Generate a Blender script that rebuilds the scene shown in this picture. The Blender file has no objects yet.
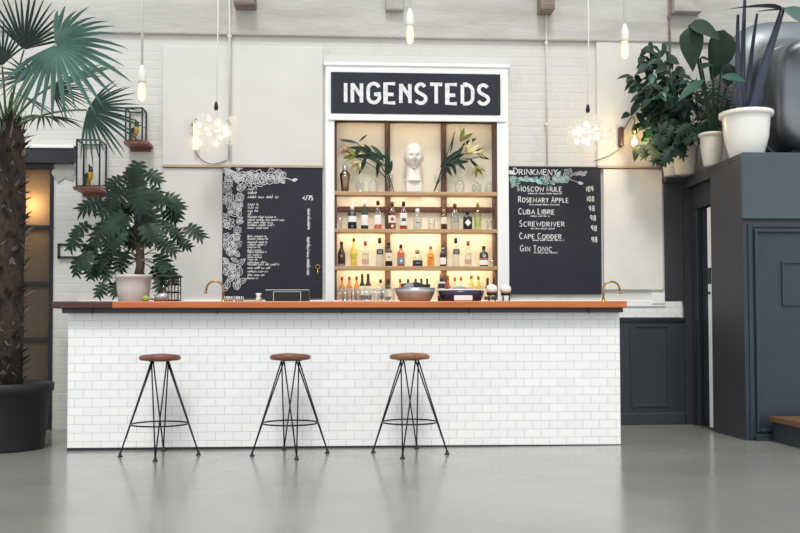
import bpy, bmesh, math, random
from mathutils import Vector, Matrix, Euler
R = math.radians
rnd = random.Random(7)
scene = bpy.context.scene
COL = scene.collection

# ---------------------------------------------------------------- camera
cam_data = bpy.data.cameras.new('camera')
cam_data.sensor_width = 36.0
cam_data.lens = 930.0 / 800.0 * 36.0
cam_data.shift_y = 34.3 / 800.0
cam = bpy.data.objects.new('camera', cam_data)
COL.objects.link(cam)
cam.location = (0.0, -8.9, 0.92)
cam.rotation_euler = (Matrix.Rotation(R(-3.6), 3, 'Z') @ Matrix.Rotation(R(91.8), 3, 'X') @ Matrix.Rotation(R(-0.15), 3, 'Z')).to_euler()
scene.camera = cam

# ---------------------------------------------------------------- daylight
world = bpy.data.worlds.new('world'); scene.world = world; world.use_nodes = True
wn = world.node_tree.nodes; wl = world.node_tree.links
bgn = wn['Background']
bgn.inputs['Color'].default_value = (0.93, 0.97, 1.0, 1)
bgn.inputs['Strength'].default_value = 1.12

def area(name, loc, target, sx, sy, power, color):
    l = bpy.data.lights.new(name, 'AREA'); l.shape = 'RECTANGLE'
    l.size = sx; l.size_y = sy; l.energy = power; l.color = color
    o = bpy.data.objects.new(name, l); COL.objects.link(o); o.location = loc
    o.rotation_euler = (Vector(target) - Vector(loc)).to_track_quat('-Z', 'Y').to_euler()
    return o
# softened sun falling through the hall's roof glazing, high in front of the bar
sun_data = bpy.data.lights.new('roof_sun', 'SUN'); sun_data.energy = 1.75; sun_data.angle = R(14); sun_data.color = (1.0, 0.985, 0.955)
sun = bpy.data.objects.new('roof_sun', sun_data); COL.objects.link(sun); sun.location = (0, -6, 8)
sun.rotation_euler = (R(38), 0, R(-4))

vs = scene.view_settings
vs.view_transform = 'Standard'; vs.look = 'None'; vs.gamma = 1.0
vs.use_curve_mapping = False; vs.exposure = -0.07

# ---------------------------------------------------------------- materials
def lin(c):
    if isinstance(c, str):
        c = tuple(int(c[i:i+2], 16) for i in (0, 2, 4))
    return tuple(((v/255)/12.92 if v/255 <= 0.04045 else (((v/255)+0.055)/1.055)**2.4) for v in c)
def new_mat(name):
    m = bpy.data.materials.new(name); m.use_nodes = True
    nt = m.node_tree
    for n in list(nt.nodes): nt.nodes.remove(n)
    out = nt.nodes.new('ShaderNodeOutputMaterial')
    return m, nt, out
def mixrgb(nt, fac, a, b, mode='MIX'):
    n = nt.nodes.new('ShaderNodeMix'); n.data_type = 'RGBA'; n.blend_type = mode
    for sock, v in ((n.inputs[0], fac), (n.inputs[6], a), (n.inputs[7], b)):
        if hasattr(v, 'is_output'): nt.links.new(v, sock)
        elif isinstance(v, (int, float)): sock.default_value = v
        else: sock.default_value = (*v, 1)
    return n.outputs[2]
def noise(nt, scale, detail=4, vec=None, rough=0.55):
    n = nt.nodes.new('ShaderNodeTexNoise'); n.inputs['Scale'].default_value = scale
    n.inputs['Detail'].default_value = detail; n.inputs['Roughness'].default_value = rough
    if vec is not None: nt.links.new(vec, n.inputs['Vector'])
    return n.outputs['Fac']
def ramp(nt, fac, p0, p1, c0=(0, 0, 0), c1=(1, 1, 1)):
    n = nt.nodes.new('ShaderNodeValToRGB'); e = n.color_ramp.elements
    e[0].position = p0; e[1].position = p1; e[0].color = (*c0, 1); e[1].color = (*c1, 1)
    nt.links.new(fac, n.inputs[0]); return n.outputs[0]
def coords(nt, kind='Object', scale=None):
    t = nt.nodes.new('ShaderNodeTexCoord').outputs[kind]
    if scale:
        mp = nt.nodes.new('ShaderNodeMapping'); mp.inputs['Scale'].default_value = scale
        nt.links.new(t, mp.inputs['Vector']); t = mp.outputs[0]
    return t
def bump(nt, height, strength, dist=0.01):
    b = nt.nodes.new('ShaderNodeBump'); b.inputs['Strength'].default_value = strength
    b.inputs['Distance'].default_value = dist
    nt.links.new(height, b.inputs['Height']); return b.outputs[0]
def M(name, col, rough=0.5, metal=0.0, var=0.12, scale=9.0, col2=None, bmp=0.0, bscale=80.0, stretch=None, spec=0.5, emit=None, estr=1.0):
    m, nt, out = new_mat(name)
    p = nt.nodes.new('ShaderNodeBsdfPrincipled'); nt.links.new(p.outputs[0], out.inputs[0])
    c = lin(col); d = lin(col2) if col2 else tuple(v*(1-var) for v in c)
    vec = coords(nt, 'Object', stretch)
    n = noise(nt, scale, 5, vec)
    nt.links.new(mixrgb(nt, ramp(nt, n, 0.35, 0.65), c, d), p.inputs['Base Color'])
    p.inputs['Roughness'].default_value = rough; p.inputs['Metallic'].default_value = metal
    p.inputs['Specular IOR Level'].default_value = spec
    if bmp: nt.links.new(bump(nt, noise(nt, bscale, 4, vec), bmp), p.inputs['Normal'])
    if emit:
        p.inputs['Emission Color'].default_value = (*lin(emit), 1); p.inputs['Emission Strength'].default_value = estr
    return m
def glass(name, tint=(1, 1, 1), edge=0.55, base=0.05, rough=0.03):
    m, nt, out = new_mat(name)
    t = nt.nodes.new('ShaderNodeBsdfTransparent'); t.inputs[0].default_value = (*tint, 1)
    g = nt.nodes.new('ShaderNodeBsdfGlossy'); g.inputs['Roughness'].default_value = rough
    g.inputs[0].default_value = (0.95, 0.97, 1, 1)
    lw = nt.nodes.new('ShaderNodeLayerWeight'); lw.inputs[0].default_value = 0.35
    mr = nt.nodes.new('ShaderNodeMapRange'); mr.inputs['To Min'].default_value = base; mr.inputs['To Max'].default_value = edge
    nt.links.new(lw.outputs['Facing'], mr.inputs['Value'])
    mx = nt.nodes.new('ShaderNodeMixShader'); nt.links.new(mr.outputs[0], mx.inputs[0])
    nt.links.new(t.outputs[0], mx.inputs[1]); nt.links.new(g.outputs[0], mx.inputs[2])
    nt.links.new(mx.outputs[0], out.inputs[0])
    return m
def emissive(name, col, strength):
    m, nt, out = new_mat(name)
    e = nt.nodes.new('ShaderNodeEmission'); e.inputs[0].default_value = (*lin(col), 1); e.inputs[1].default_value = strength
    nt.links.new(e.outputs[0], out.inputs[0]); return m
def brick(nt, vec, w, h, mortar, smooth=0.1, offset=0.5):
    b = nt.nodes.new('ShaderNodeTexBrick'); b.offset = offset
    b.inputs['Scale'].default_value = 1.0; b.inputs['Mortar Size'].default_value = mortar
    b.inputs['Mortar Smooth'].default_value = smooth; b.inputs['Brick Width'].default_value = w; b.inputs['Row Height'].default_value = h
    nt.links.new(vec, b.inputs['Vector']); return b
def xz_vec(nt, dx=0.0, dz=0.0):
    t = coords(nt, 'Object'); s = nt.nodes.new('ShaderNodeSeparateXYZ'); nt.links.new(t, s.inputs[0])
    a = nt.nodes.new('ShaderNodeMath'); a.operation = 'ADD'; nt.links.new(s.outputs[0], a.inputs[0]); nt.links.new(s.outputs[1], a.inputs[1])
    c = nt.nodes.new('ShaderNodeCombineXYZ')
    ad = nt.nodes.new('ShaderNodeMath'); ad.operation = 'ADD'; nt.links.new(a.outputs[0], ad.inputs[0]); ad.inputs[1].default_value = dx
    az = nt.nodes.new('ShaderNodeMath'); az.operation = 'ADD'; nt.links.new(s.outputs[2], az.inputs[0]); az.inputs[1].default_value = dz
    nt.links.new(ad.outputs[0], c.inputs[0]); nt.links.new(az.outputs[0], c.inputs[1]); return c.outputs[0]
def painted_brick(name, col, dirt, bstr, w=0.26, h=0.085, lo=0.55, hi=0.8):
    m, nt, out = new_mat(name)
    p = nt.nodes.new('ShaderNodeBsdfPrincipled'); nt.links.new(p.outputs[0], out.inputs[0])
    v = xz_vec(nt); b = brick(nt, v, w, h, 0.012, 0.8)
    o = coords(nt)
    n = noise(nt, 2.2, 8, o, 0.65)
    c = mixrgb(nt, ramp(nt, n, lo, hi), lin(col), lin(dirt))
    c = mixrgb(nt, ramp(nt, noise(nt, 24, 6, coords(nt, 'Object', (0.35, 1, 1)), 0.7), 0.62, 0.8), c, lin(dirt))
    nt.links.new(c, p.inputs['Base Color']); p.inputs['Roughness'].default_value = 0.65
    mth = nt.nodes.new('ShaderNodeMath'); mth.operation = 'MULTIPLY_ADD'
    nt.links.new(noise(nt, 16, 6, o), mth.inputs[0]); mth.inputs[1].default_value = 2.4
    inv = nt.nodes.new('ShaderNodeMath'); inv.operation = 'SUBTRACT'; inv.inputs[0].default_value = 1.0
    nt.links.new(b.outputs['Fac'], inv.inputs[1]); nt.links.new(inv.outputs[0], mth.inputs[2])
    nt.links.new(bump(nt, mth.outputs[0], bstr, 0.012), p.inputs['Normal'])
    return m
def tile_mat(name, dx=0.0, dz=0.0):
    m, nt, out = new_mat(name)
    p = nt.nodes.new('ShaderNodeBsdfPrincipled'); nt.links.new(p.outputs[0], out.inputs[0])
    b = brick(nt, xz_vec(nt, dx, dz), 0.1345, 0.0668, 0.0016, 0.15)
    b.inputs['Color1'].default_value = (*lin('f1f1ee'), 1); b.inputs['Color2'].default_value = (*lin('ebece9'), 1)
    b.inputs['Mortar'].default_value = (*lin('c0beb9'), 1)
    nt.links.new(b.outputs['Color'], p.inputs['Base Color']); p.inputs['Roughness'].default_value = 0.22
    inv = nt.nodes.new('ShaderNodeMath'); inv.operation = 'SUBTRACT'; inv.inputs[0].default_value = 1.0
    nt.links.new(b.outputs['Fac'], inv.inputs[1])
    nt.links.new(bump(nt, inv.outputs[0], 0.5, 0.003), p.inputs['Normal'])
    return m
def wood(name, c1, c2, rough=0.4, stretch=(0.6, 9, 9), scale=3.5):
    return M(name, c1, rough, 0, scale=scale, col2=c2, stretch=stretch, bmp=0.05, bscale=30)
def concrete_floor():
    m, nt, out = new_mat('polished_concrete')
    p = nt.nodes.new('ShaderNodeBsdfPrincipled'); nt.links.new(p.outputs[0], out.inputs[0])
    o = coords(nt)
    c = mixrgb(nt, ramp(nt, noise(nt, 0.9, 8, o, 0.62), 0.35, 0.68), lin('93938c'), lin('85867f'))
    c = mixrgb(nt, ramp(nt, noise(nt, 6, 8, o, 0.7), 0.5, 0.75), c, lin('8f8e86'))
    nt.links.new(c, p.inputs['Base Color'])
    nt.links.new(ramp(nt, noise(nt, 1.6, 6, o), 0.3, 0.7, (0.15,)*3, (0.23,)*3), p.inputs['Roughness'])
    p.inputs['Specular IOR Level'].default_value = 1.0; p.inputs['IOR'].default_value = 1.6
    nt.links.new(bump(nt, noise(nt, 3, 5, o), 0.04, 0.02), p.inputs['Normal'])
    return m
def frosted(name):
    m, nt, out = new_mat(name)
    tr = nt.nodes.new('ShaderNodeBsdfTranslucent'); df = nt.nodes.new('ShaderNodeBsdfPrincipled')
    tr.inputs[0].default_value = (*lin('e8dccb'), 1)
    df.inputs['Base Color'].default_value = (*lin('6c6257'), 1); df.inputs['Roughness'].default_value = 0.3
    mx = nt.nodes.new('ShaderNodeMixShader')
    n = noise(nt, 60, 3, coords(nt)); nt.links.new(ramp(nt, n, 0.3, 0.7, (0.28,)*3, (0.36,)*3), mx.inputs[0])
    nt.links.new(tr.outputs[0], mx.inputs[1]); nt.links.new(df.outputs[0], mx.inputs[2])
    nt.links.new(mx.outputs[0], out.inputs[0]); return m

WALL = painted_brick('white_painted_brick', 'd0cec8', 'bbb8b0', 0.2)
BAND = M('grey_rendered_band', 'c5c3bc', 0.75, scale=2.5, col2='aeaaa1', bmp=0.55, bscale=18, stretch=(0.4, 1, 1.6))
PLASTER = M('white_plaster', 'd7d5cf', 0.6, var=0.06, scale=3, bmp=0.12, bscale=14)
CASING = M('white_gloss_paint', 'f3f3f1', 0.35, var=0.03, scale=5)
TILE = tile_mat('white_bar_tile')
FLOOR = concrete_floor()
NAVY = M('dark_blue_grey_paint', '31373f', 0.42, var=0.14, scale=2.5, bmp=0.03)
SLATE = M('slate_paint', '2d3842', 0.4, var=0.12, scale=2.5, bmp=0.03)
SHADE = M('charcoal_paint', '3a3a3f', 0.5, var=0.15, scale=2.5, bmp=0.03)
BLACKP = M('black_paint', '22242a', 0.4, var=0.2, scale=6)
BLACKM = M('black_metal', '1d1f26', 0.38, 0.4, var=0.15, scale=20)
CHALKB = M('chalkboard', '2e2f38', 0.75, var=0.2, scale=2.2, col2='35363f', spec=0.2)
SIGNB = M('sign_black', '2e303a', 0.7, var=0.15, scale=3, spec=0.3)
CHALK = M('chalk_white', 'dfe2e1', 0.9, var=0.2, scale=120)
CHALKG = M('chalk_mint', 'a9d3cc', 0.9, var=0.2, scale=120)
CHALKD = M('chalk_grey', 'bfc4c8', 0.9, var=0.2, scale=120)
SIGNW = M('sign_white', 'f0efee', 0.7, var=0.12, scale=30, col2='cfd0d2')
COUNTER = wood('orange_brown_wood', 'cc7339', 'b6602e', 0.35)
COUNTERD = wood('dark_brown_wood', '52302a', '432620', 0.35)
UNDER = M('dark_underboard', '2c2422', 0.5, var=0.2, scale=6)
SHELFW = wood('pale_shelf_wood', 'c8a57c', 'b18d64', 0.5)
FRAMEW = wood('brown_window_wood', '643e30', '4d2c22', 0.5, (9, 9, 0.6))
PANE = M('cream_pane', 'f4ead3', 0.35, var=0.05, scale=4)
SEATW = wood('red_brown_seat_wood', '6b3c30', '84503c', 0.4, (1.2, 9, 9), 6)
SEATW2 = wood('tan_seat_wood', '9a6843', '754a33', 0.4, (1.2, 9, 9), 6)
STEEL = M('brushed_steel', 'bfc2c5', 0.4, 0.75, var=0.15, scale=4, stretch=(1, 1, 6))
BRASS = M('brass', 'b49355', 0.25, 1.0, var=0.15, scale=9)
DUCTM = M('dull_duct_steel', '868b8f', 0.42, 0.85, var=0.15, scale=3)
COPPER = M('copper', '9c8471', 0.25, 1.0, var=0.2, scale=9)
CERAMIC = M('white_ceramic', 'efece4', 0.25, var=0.05, scale=4)
GREYPOT = M('grey_white_pot', 'cfcac3', 0.4, var=0.14, scale=5)
CREAMPOT = M('cream_pot', 'd8cfc0', 0.45, var=0.16, scale=7)
POTBLK = M('black_plastic', '14161a', 0.5, var=0.2, scale=6)
SOIL = M('soil', '33261e', 0.9, var=0.4, scale=40, bmp=0.6)
GLASS = glass('clear_glass', (0.97, 0.98, 0.98), 0.42, 0.03)
PANEGL = glass('case_glass', (0.99, 0.99, 0.99), 0.3, 0.012)
BULBG = glass('bulb_glass', (1.0, 0.97, 0.92), 0.4, 0.05)
def milky(name='milky_bubble_glass', col='fff3df', est=1.15, lo=0.10, hi=0.5):
    m, nt, out = new_mat(name)
    t = nt.nodes.new('ShaderNodeBsdfTransparent'); e = nt.nodes.new('ShaderNodeEmission'); e.inputs[0].default_value = (*lin(col), 1); e.inputs[1].default_value = est
    g = nt.nodes.new('ShaderNodeBsdfGlossy'); g.inputs['Roughness'].default_value = 0.05
    lw = nt.nodes.new('ShaderNodeLayerWeight'); lw.inputs[0].default_value = 0.3
    mr = nt.nodes.new('ShaderNodeMapRange'); mr.inputs['To Min'].default_value = lo; mr.inputs['To Max'].default_value = hi
    nt.links.new(lw.outputs['Facing'], mr.inputs['Value'])
    m1 = nt.nodes.new('ShaderNodeMixShader'); nt.links.new(mr.outputs[0], m1.inputs[0]); nt.links.new(t.outputs[0], m1.inputs[1]); nt.links.new(e.outputs[0], m1.inputs[2])
    m2 = nt.nodes.new('ShaderNodeMixShader'); m2.inputs[0].default_value = 0.06; nt.links.new(m1.outputs[0], m2.inputs[1]); nt.links.new(g.outputs[0], m2.inputs[2])
    nt.links.new(m2.outputs[0], out.inputs[0]); return m
BUBBLE = milky(est=1.0, lo=0.2, hi=0.5)
MILKB = milky('glowing_bulb_glass', 'ffe6c6', 1.5, 0.5, 0.35)
FROST = frosted('frosted_door_glass')
PLASTER_B = M('bust_plaster', 'efe9dd', 0.6, var=0.05, scale=8)
CORD = M('white_cord', 'e8e6e0', 0.6, var=0.05)
CORDB = M('dark_cord', '6a6359', 0.6, var=0.1)
HOT = emissive('bulb_glow', 'fff0d6', 2.6)
WARM = emissive('filament_glow', 'ffc87a', 22.0)
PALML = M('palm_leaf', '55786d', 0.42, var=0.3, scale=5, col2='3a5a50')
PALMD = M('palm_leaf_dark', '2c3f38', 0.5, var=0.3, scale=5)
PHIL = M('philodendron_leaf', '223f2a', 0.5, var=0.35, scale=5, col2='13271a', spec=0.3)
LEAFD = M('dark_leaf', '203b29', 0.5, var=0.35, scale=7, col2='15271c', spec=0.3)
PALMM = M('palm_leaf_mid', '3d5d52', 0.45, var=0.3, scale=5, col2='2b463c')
LEAFT = M('teal_leaf', '2a5846', 0.42, var=0.3, scale=5)
LEAFY = M('olive_leaf', '59633a', 0.5, var=0.3, scale=7)
ALOST = M('blue_grey_stem', '343a4e', 0.5, var=0.2, scale=5)
STEM = M('brown_stem', '54402f', 0.7, var=0.3, scale=25, bmp=0.4)
STEMG = M('green_stem', '5d7048', 0.6, var=0.2, scale=20)
TRUNK = M('fibrous_trunk', '43362d', 0.9, scale=14, col2='271f1a', bmp=0.9, bscale=40, stretch=(3, 3, 1))
TRUNKS = M('trunk_stub', '9a9184', 0.8, scale=10, col2='5a4e44')
CONC = M('rough_beam', 'b7b1a7', 0.8, var=0.25, scale=8, bmp=0.4)
BEAMW = wood('old_beam_wood', '94877b', '6f6259', 0.8)
PIPE = M('painted_pipe', 'dcdad3', 0.5, var=0.12)
TAN = M('wood_batten', 'c3a58a', 0.6, var=0.15)

# ---------------------------------------------------------------- mesh helpers
class MB:
    def __init__(s): s.bm = bmesh.new(); s.mats = []; s.smooth = True
    def mi(s, m):
        if m not in s.mats: s.mats.append(m)
        return s.mats.index(m)
    def face(s, vs, mi, smooth=False):
        try: f = s.bm.faces.new(vs)
        except ValueError: return None
        f.material_index = mi; f.smooth = smooth; return f
    def box(s, x0, x1, y0, y1, z0, z1, m=None, bev=0.0):
        mi = s.mi(m)
        r = bmesh.ops.create_cube(s.bm, size=1.0)
        vs = r['verts']
        for v in vs:
            v.co = Vector((x0 + (v.co.x+.5)*(x1-x0), y0 + (v.co.y+.5)*(y1-y0), z0 + (v.co.z+.5)*(z1-z0)))
        fs = set(f for v in vs for f in v.link_faces)
        for f in fs: f.material_index = mi
        if bev:
            es = list(set(e for v in vs for e in v.link_edges))
            bmesh.ops.bevel(s.bm, geom=es, offset=bev, segments=2, affect='EDGES', profile=0.5, material=mi)
        return s
    def ring(s, pts): return [s.bm.verts.new(p) for p in pts]
    def skin(s, rings, mi, close=True, smooth=True, caps=(True, True)):
        for a, b in zip(rings, rings[1:]):
            n = len(a)
            for i in range(n if close else n-1):
                j = (i+1) % n
                s.face([a[i], a[j], b[j], b[i]], mi, smooth)
        if close and caps[0]: s.face(list(reversed(rings[0])), mi)
        if close and caps[1]: s.face(rings[-1], mi)
    def tube(s, pts, rad, m=None, seg=8, caps=(True, True), flat=None):
        mi = s.mi(m); pts = [Vector(p) for p in pts]; n = len(pts)
        if not isinstance(rad, (list, tuple)): rad = [rad]*n
        rings = []; up = None
        for i, p in enumerate(pts):
            t = (pts[min(i+1, n-1)] - pts[max(i-1, 0)])
            if t.length < 1e-9: t = Vector((0, 0, 1))
            t.normalize()
            if up is None:
                up = Vector((0, 0, 1)) if abs(t.z) < 0.9 else Vector((0, 1, 0))
            a = t.cross(up)
            if a.length < 1e-4: a = t.cross(Vector((1, 0, 0)))
            a.normalize(); b = a.cross(t).normalized(); up = b
            rings.append(s.ring([p + (a*math.cos(2*math.pi*k/seg) + b*math.sin(2*math.pi*k/seg))*rad[i] for k in range(seg)]))
        s.skin(rings, mi, True, True, caps); return s
    def lathe(s, prof, m=None, c=(0, 0, 0), seg=24, sq=0.0, sx=1.0, sy=1.0, caps=(True, True)):
        mi = s.mi(m); rings = []
        for r, z in prof:
            ring = []
            for k in range(seg):
                a = 2*math.pi*(k+0.5)/seg; ca, sa = math.cos(a), math.sin(a)
                f = 1.0
                if sq:
                    e = 2 + 6*sq; f = (abs(ca)**e + abs(sa)**e)**(-1/e)
                    f = 1 + (f-1)*min(1.0, sq*1.2)
                ring.append((c[0] + r*ca*f*sx, c[1] + r*sa*f*sy, c[2] + z))
            rings.append(s.ring(ring))
        s.skin(rings, mi, True, True, caps); return s
    def ball(s, c, r, m=None, seg=14, sx=1, sy=1, sz=1):
        n = max(5, seg//2)
        prof = [(max(r*math.sin(math.pi*i/n), r*0.02), -r*math.cos(math.pi*i/n)*sz) for i in range(n+1)]
        return s.lathe(prof, m, c, seg, 0, sx, sy)
    def poly(s, pts, m=None, smooth=False):
        s.face([s.bm.verts.new(p) for p in pts], s.mi(m), smooth); return s
    def prism(s, pts, y0, y1, m=None):
        """outline in x,z pulled from y0 to y1"""
        mi = s.mi(m)
        a = s.ring([(x, y0, z) for x, z in pts]); b = s.ring([(x, y1, z) for x, z in pts])
        s.skin([a, b], mi, True, False); return s
    def ribbon(s, line, w, y, m=None, closed=False):
        """flat chalk or paint stroke on an upright board: points are x,z"""
        mi = s.mi(m); P = [Vector((a, b)) for a, b in line]; n = len(P)
        s.k = (getattr(s, 'k', 0)+1) % 40; y -= 0.00006*s.k
        if n < 2: return s
        L = []; Rr = []
        for i in range(n):
            if closed: t = P[(i+1) % n] - P[i-1]
            else: t = P[min(i+1, n-1)] - P[max(i-1, 0)]
            if t.length < 1e-9: t = Vector((1, 0))
            t.normalize(); k = 1.0
            if 0 < i < n-1:
                d1 = (P[i]-P[i-1]).normalized(); d2 = (P[i+1]-P[i]).normalized()
                k = min(1.6, 1.0/max(0.5, math.sqrt(max(0.0, (1+d1.dot(d2))/2))))
            nn = Vector((-t.y, t.x))*w*0.5*k
            L.append(s.bm.verts.new((P[i].x+nn.x, y, P[i].y+nn.y))); Rr.append(s.bm.verts.new((P[i].x-nn.x, y, P[i].y-nn.y)))
        for i in range(n if closed else n-1):
            j = (i+1) % n
            s.face([L[i], Rr[i], Rr[j], L[j]], mi)
        return s
    # ---- leaves
    def blade(s, base, d, nrm, L, W, m, shape='lance', curl=0.3, fold=0.25, seg=6):
        mi = s.mi(m); base = Vector(base); d = Vector(d).normalized(); nrm = Vector(nrm)
        side = d.cross(nrm)
        if side.length < 1e-3: side = d.cross(Vector((0.3, 1, 0.2)))
        side.normalize(); nn = side.cross(d).normalized()
        rows = []
        for i in range(seg+1):
            t = i/seg
            if shape == 'lance': w = math.sin(math.pi*min(1, t*0.97+0.03))**0.9*(1-0.25*t)
            elif shape == 'heart': w = (math.sqrt(max(0, t))*1.5 if t < 0.22 else 0.72+0.28*math.sin((t-0.1)*3.4))*(1-t**2.4) + 0.01
            elif shape == 'ovate': w = math.sin(math.pi*t**0.72)**0.85 + 0.015
            else: w = (0.35+1.3*t if t < 0.5 else 1.0)*(1-max(0, t-0.55)/0.45)**0.8 + 0.01
            p = base + d*(L*t) - nn*(curl*L*t*t)
            hw = W*0.5*w
            rows.append([s.bm.verts.new(p + side*hw + nn*fold*hw), s.bm.verts.new(p), s.bm.verts.new(p - side*hw + nn*fold*hw)])
        for a, b in zip(rows, rows[1:]):
            s.face([a[0], a[1], b[1], b[0]], mi, True); s.face([a[1], a[2], b[2], b[1]], mi, True)
        return s
    def lobed(s, base, d, nrm, L, m, lobes=6, curl=0.35, wid=0.62):
        mi = s.mi(m); base = Vector(base); d = Vector(d).normalized(); nrm = Vector(nrm)
        side = d.cross(nrm)
        if side.length < 1e-3: side = d.cross(Vector((0.3, 1, 0.2)))
        side.normalize(); nn = side.cross(d).normalized()
        def pt(u, v):
            q = base + d*u + side*v - nn*(curl*(u*u*0.9 + v*v*1.6)/L)
            return s.bm.verts.new(q)
        for sg in (-1, 1):
            for i in range(lobes):
                t0 = 0.86*i/lobes; t1 = 0.86*(i+1)/lobes; tm = (t0+t1)/2
                ln = wid*L*math.sin(math.pi*(0.22+0.68*tm))**0.8*(0.9+0.2*((i*7) % 3)/2)
                ang = R(112 - 85*tm)
                ux, vx = math.cos(ang), math.sin(ang)
                h = L*0.86/lobes
                a = pt(t0*L, 0); b = pt(t1*L, 0)
                c1 = pt(t0*L+ux*ln*0.55-h*0.30, sg*vx*ln*0.55); c2 = pt(t1*L+ux*ln*0.6+h*0.02, sg*vx*ln*0.6)
                tip = pt(tm*L+ux*ln, sg*vx*ln)
                vs = [a, c1, tip, c2, b]
                s.face(vs if sg > 0 else vs[::-1], mi, True)
        a = pt(0.80*L, -0.07*L); b = pt(0.80*L, 0.07*L); t = pt(1.02*L, 0); c = pt(0.72*L, 0)
        s.face([c, a, t, b], mi, True)
        return s
    def fan(s, hub, axis, nrm, rad, spread, n, m, droop=0.12, w=0.05, jitter=0.06, fuse=0.36):
        """fan palm leaf: folded segments fused near the hub"""
        mi = s.mi(m); hub = Vector(hub); u = Vector(axis).normalized(); nrm = Vector(nrm).normalized()
        v = nrm.cross(u).normalized(); nn = u.cross(v).normalized()
        for i in range(n):
            th = R(spread)*((i+0.5)/n - 0.5)
            dr = (u*math.cos(th) + v*math.sin(th)); sd = (v*math.cos(th) - u*math.sin(th))
            Lr = rad*(1-0.22*abs(th)/max(R(spread)/2, 0.01))*rnd.uniform(1-jitter*2, 1+jitter)
            half = math.tan(min(1.0, R(spread)/n/2*1.04))
            rows = []
            dd = rnd.uniform(0.5, 1.5)*droop; tw = rnd.uniform(-0.02, 0.02)*rad
            for t in (0.02, fuse*0.5, fuse, 0.55, 0.75, 0.9, 1.0):
                r = Lr*t
                hw = half*r if t <= fuse else half*Lr*fuse*(1-((t-fuse)/(1-fuse))**1.7)+0.0012
                p = hub + dr*r + sd*tw*t*t - Vector((0, 0, 1))*dd*rad*max(0, t-0.15)**2*1.4
                rows.append([s.bm.verts.new(p+sd*hw+nn*hw*0.5), s.bm.verts.new(p-nn*hw*0.35), s.bm.verts.new(p-sd*hw+nn*hw*0.5)])
            for a, b in zip(rows, rows[1:]):
                s.face([a[0], a[1], b[1], b[0]], mi, False); s.face([a[1], a[2], b[2], b[1]], mi, False)
        return s
    def build(s, name, parent=None, loc=None):
        me = bpy.data.meshes.new(name)
        bmesh.ops.recalc_face_normals(s.bm, faces=s.bm.faces[:])
        s.bm.to_mesh(me); s.bm.free()
        for m in s.mats: me.materials.append(m)
        o = bpy.data.objects.new(name, me); COL.objects.link(o)
        if parent is not None: o.parent = parent
        if loc is not None: o.location = loc
        return o
def tag(o, label=None, cat=None, group=None, kind=None):
    if label: o['label'] = label
    if cat: o['category'] = cat
    if group: o['group'] = group
    if kind: o['kind'] = kind
    return o
def thing(name, label, cat, loc=(0, 0, 0), group=None, rz=0.0):
    o = bpy.data.objects.new(name, None); COL.objects.link(o); o.empty_display_size = 0.1
    o.location = loc; o.rotation_euler = (0, 0, rz)
    return tag(o, label, cat, group)
def struct(name, mb, parent=None):
    o = mb.build(name, parent)
    if parent is None: o['kind'] = 'structure'
    return o
def copy_tree(o, parent=None):
    c = o.copy(); COL.objects.link(c)
    if parent is not None: c.parent = parent
    for ch in list(o.children): copy_tree(ch, c)
    return c
def arc(cx, cy, rx, ry, a0, a1, n=9):
    return [(cx+rx*math.cos(R(a0+(a1-a0)*i/(n-1))), cy+ry*math.sin(R(a0+(a1-a0)*i/(n-1)))) for i in range(n)]
def bez(p0, p1, p2, n=10):
    p0, p1, p2 = Vector(p0), Vector(p1), Vector(p2)
    return [p0*(1-t)**2 + p1*2*t*(1-t) + p2*t*t for t in [i/(n-1) for i in range(n)]]

# ================================================================= the room
struct('floor', MB().box(-4.6, 5.2, -9.5, 1.4, -0.1, 0.0, FLOOR))
NX0, NX1 = -0.079, 1.512            # niche opening
NZ0, NZ1 = 0.95, 3.0
DX0, DX1 = -3.35, -2.70            # left door opening
w = MB()
w.box(DX1, NX0, 0.0, 0.36, 0, 5.0, WALL); w.box(NX1, 3.6, 0.0, 0.36, 0, 5.0, WALL)
w.box(NX0, NX1, 0.0, 0.36, NZ1, 5.0, WALL); w.box(NX0, NX1, 0.0, 0.36, 0, NZ0, WALL)
w.box(-4.6, DX0, 0.0, 0.36, 0, 5.0, WALL); w.box(DX0, DX1, 0.0, 0.36, 2.66, 5.0, WALL)
w.box(3.6, 5.2, 0.0, 0.36, 0, 5.0, WALL)
struct('wall_back', w)
struct('trim_1', MB().box(-4.6, 5.2, -0.045, 0.0, 3.735, 5.0, BAND, 0.012))
def panel(name, x0, x1, z0, z1, t=0.03, batten=True, m=None):
    p = MB(); p.box(x0, x1, -t, 0.0, z0, z1, m or PLASTER, 0.008)
    if batten: p.box(x0, x1, -t-0.012, 0.0, z0-0.018, z0, TAN)
    struct(name, p)
panel('trim_2', -1.692, -1.043, 2.484, 3.625, 0.03)
panel('trim_3', -1.043, -0.176, 2.489, 3.636, 0.025)
panel('trim_4', 2.488, 3.147, 2.509, 3.764, 0.03)
panel('trim_5', 2.545, 3.132, 1.304, 2.485, 0.03, False, M('brightened_plaster', 'e8e5dc', 0.6, var=0.08, scale=3, bmp=0.2, bscale=14))  # paler plaster than elsewhere, colour lifted to offset shade cast by the plants
struct('trim_6', MB().box(-1.686, -1.133+0.08, -0.02, 0, 1.2, 2.46, PLASTER, 0.006))
struct('trim_7', MB().box(-2.45, 3.14, -0.05, 0.0, 1.14, 1.205, CASING, 0.006))
t7 = MB(); t7.box(2.0, 3.31, -0.035, 0, 1.035, 1.19, TILE, 0.004); t7.box(3.005, 3.134, -0.06, -0.0, 1.167, 1.275, CASING, 0.006)
struct('trim_8', t7)
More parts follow.
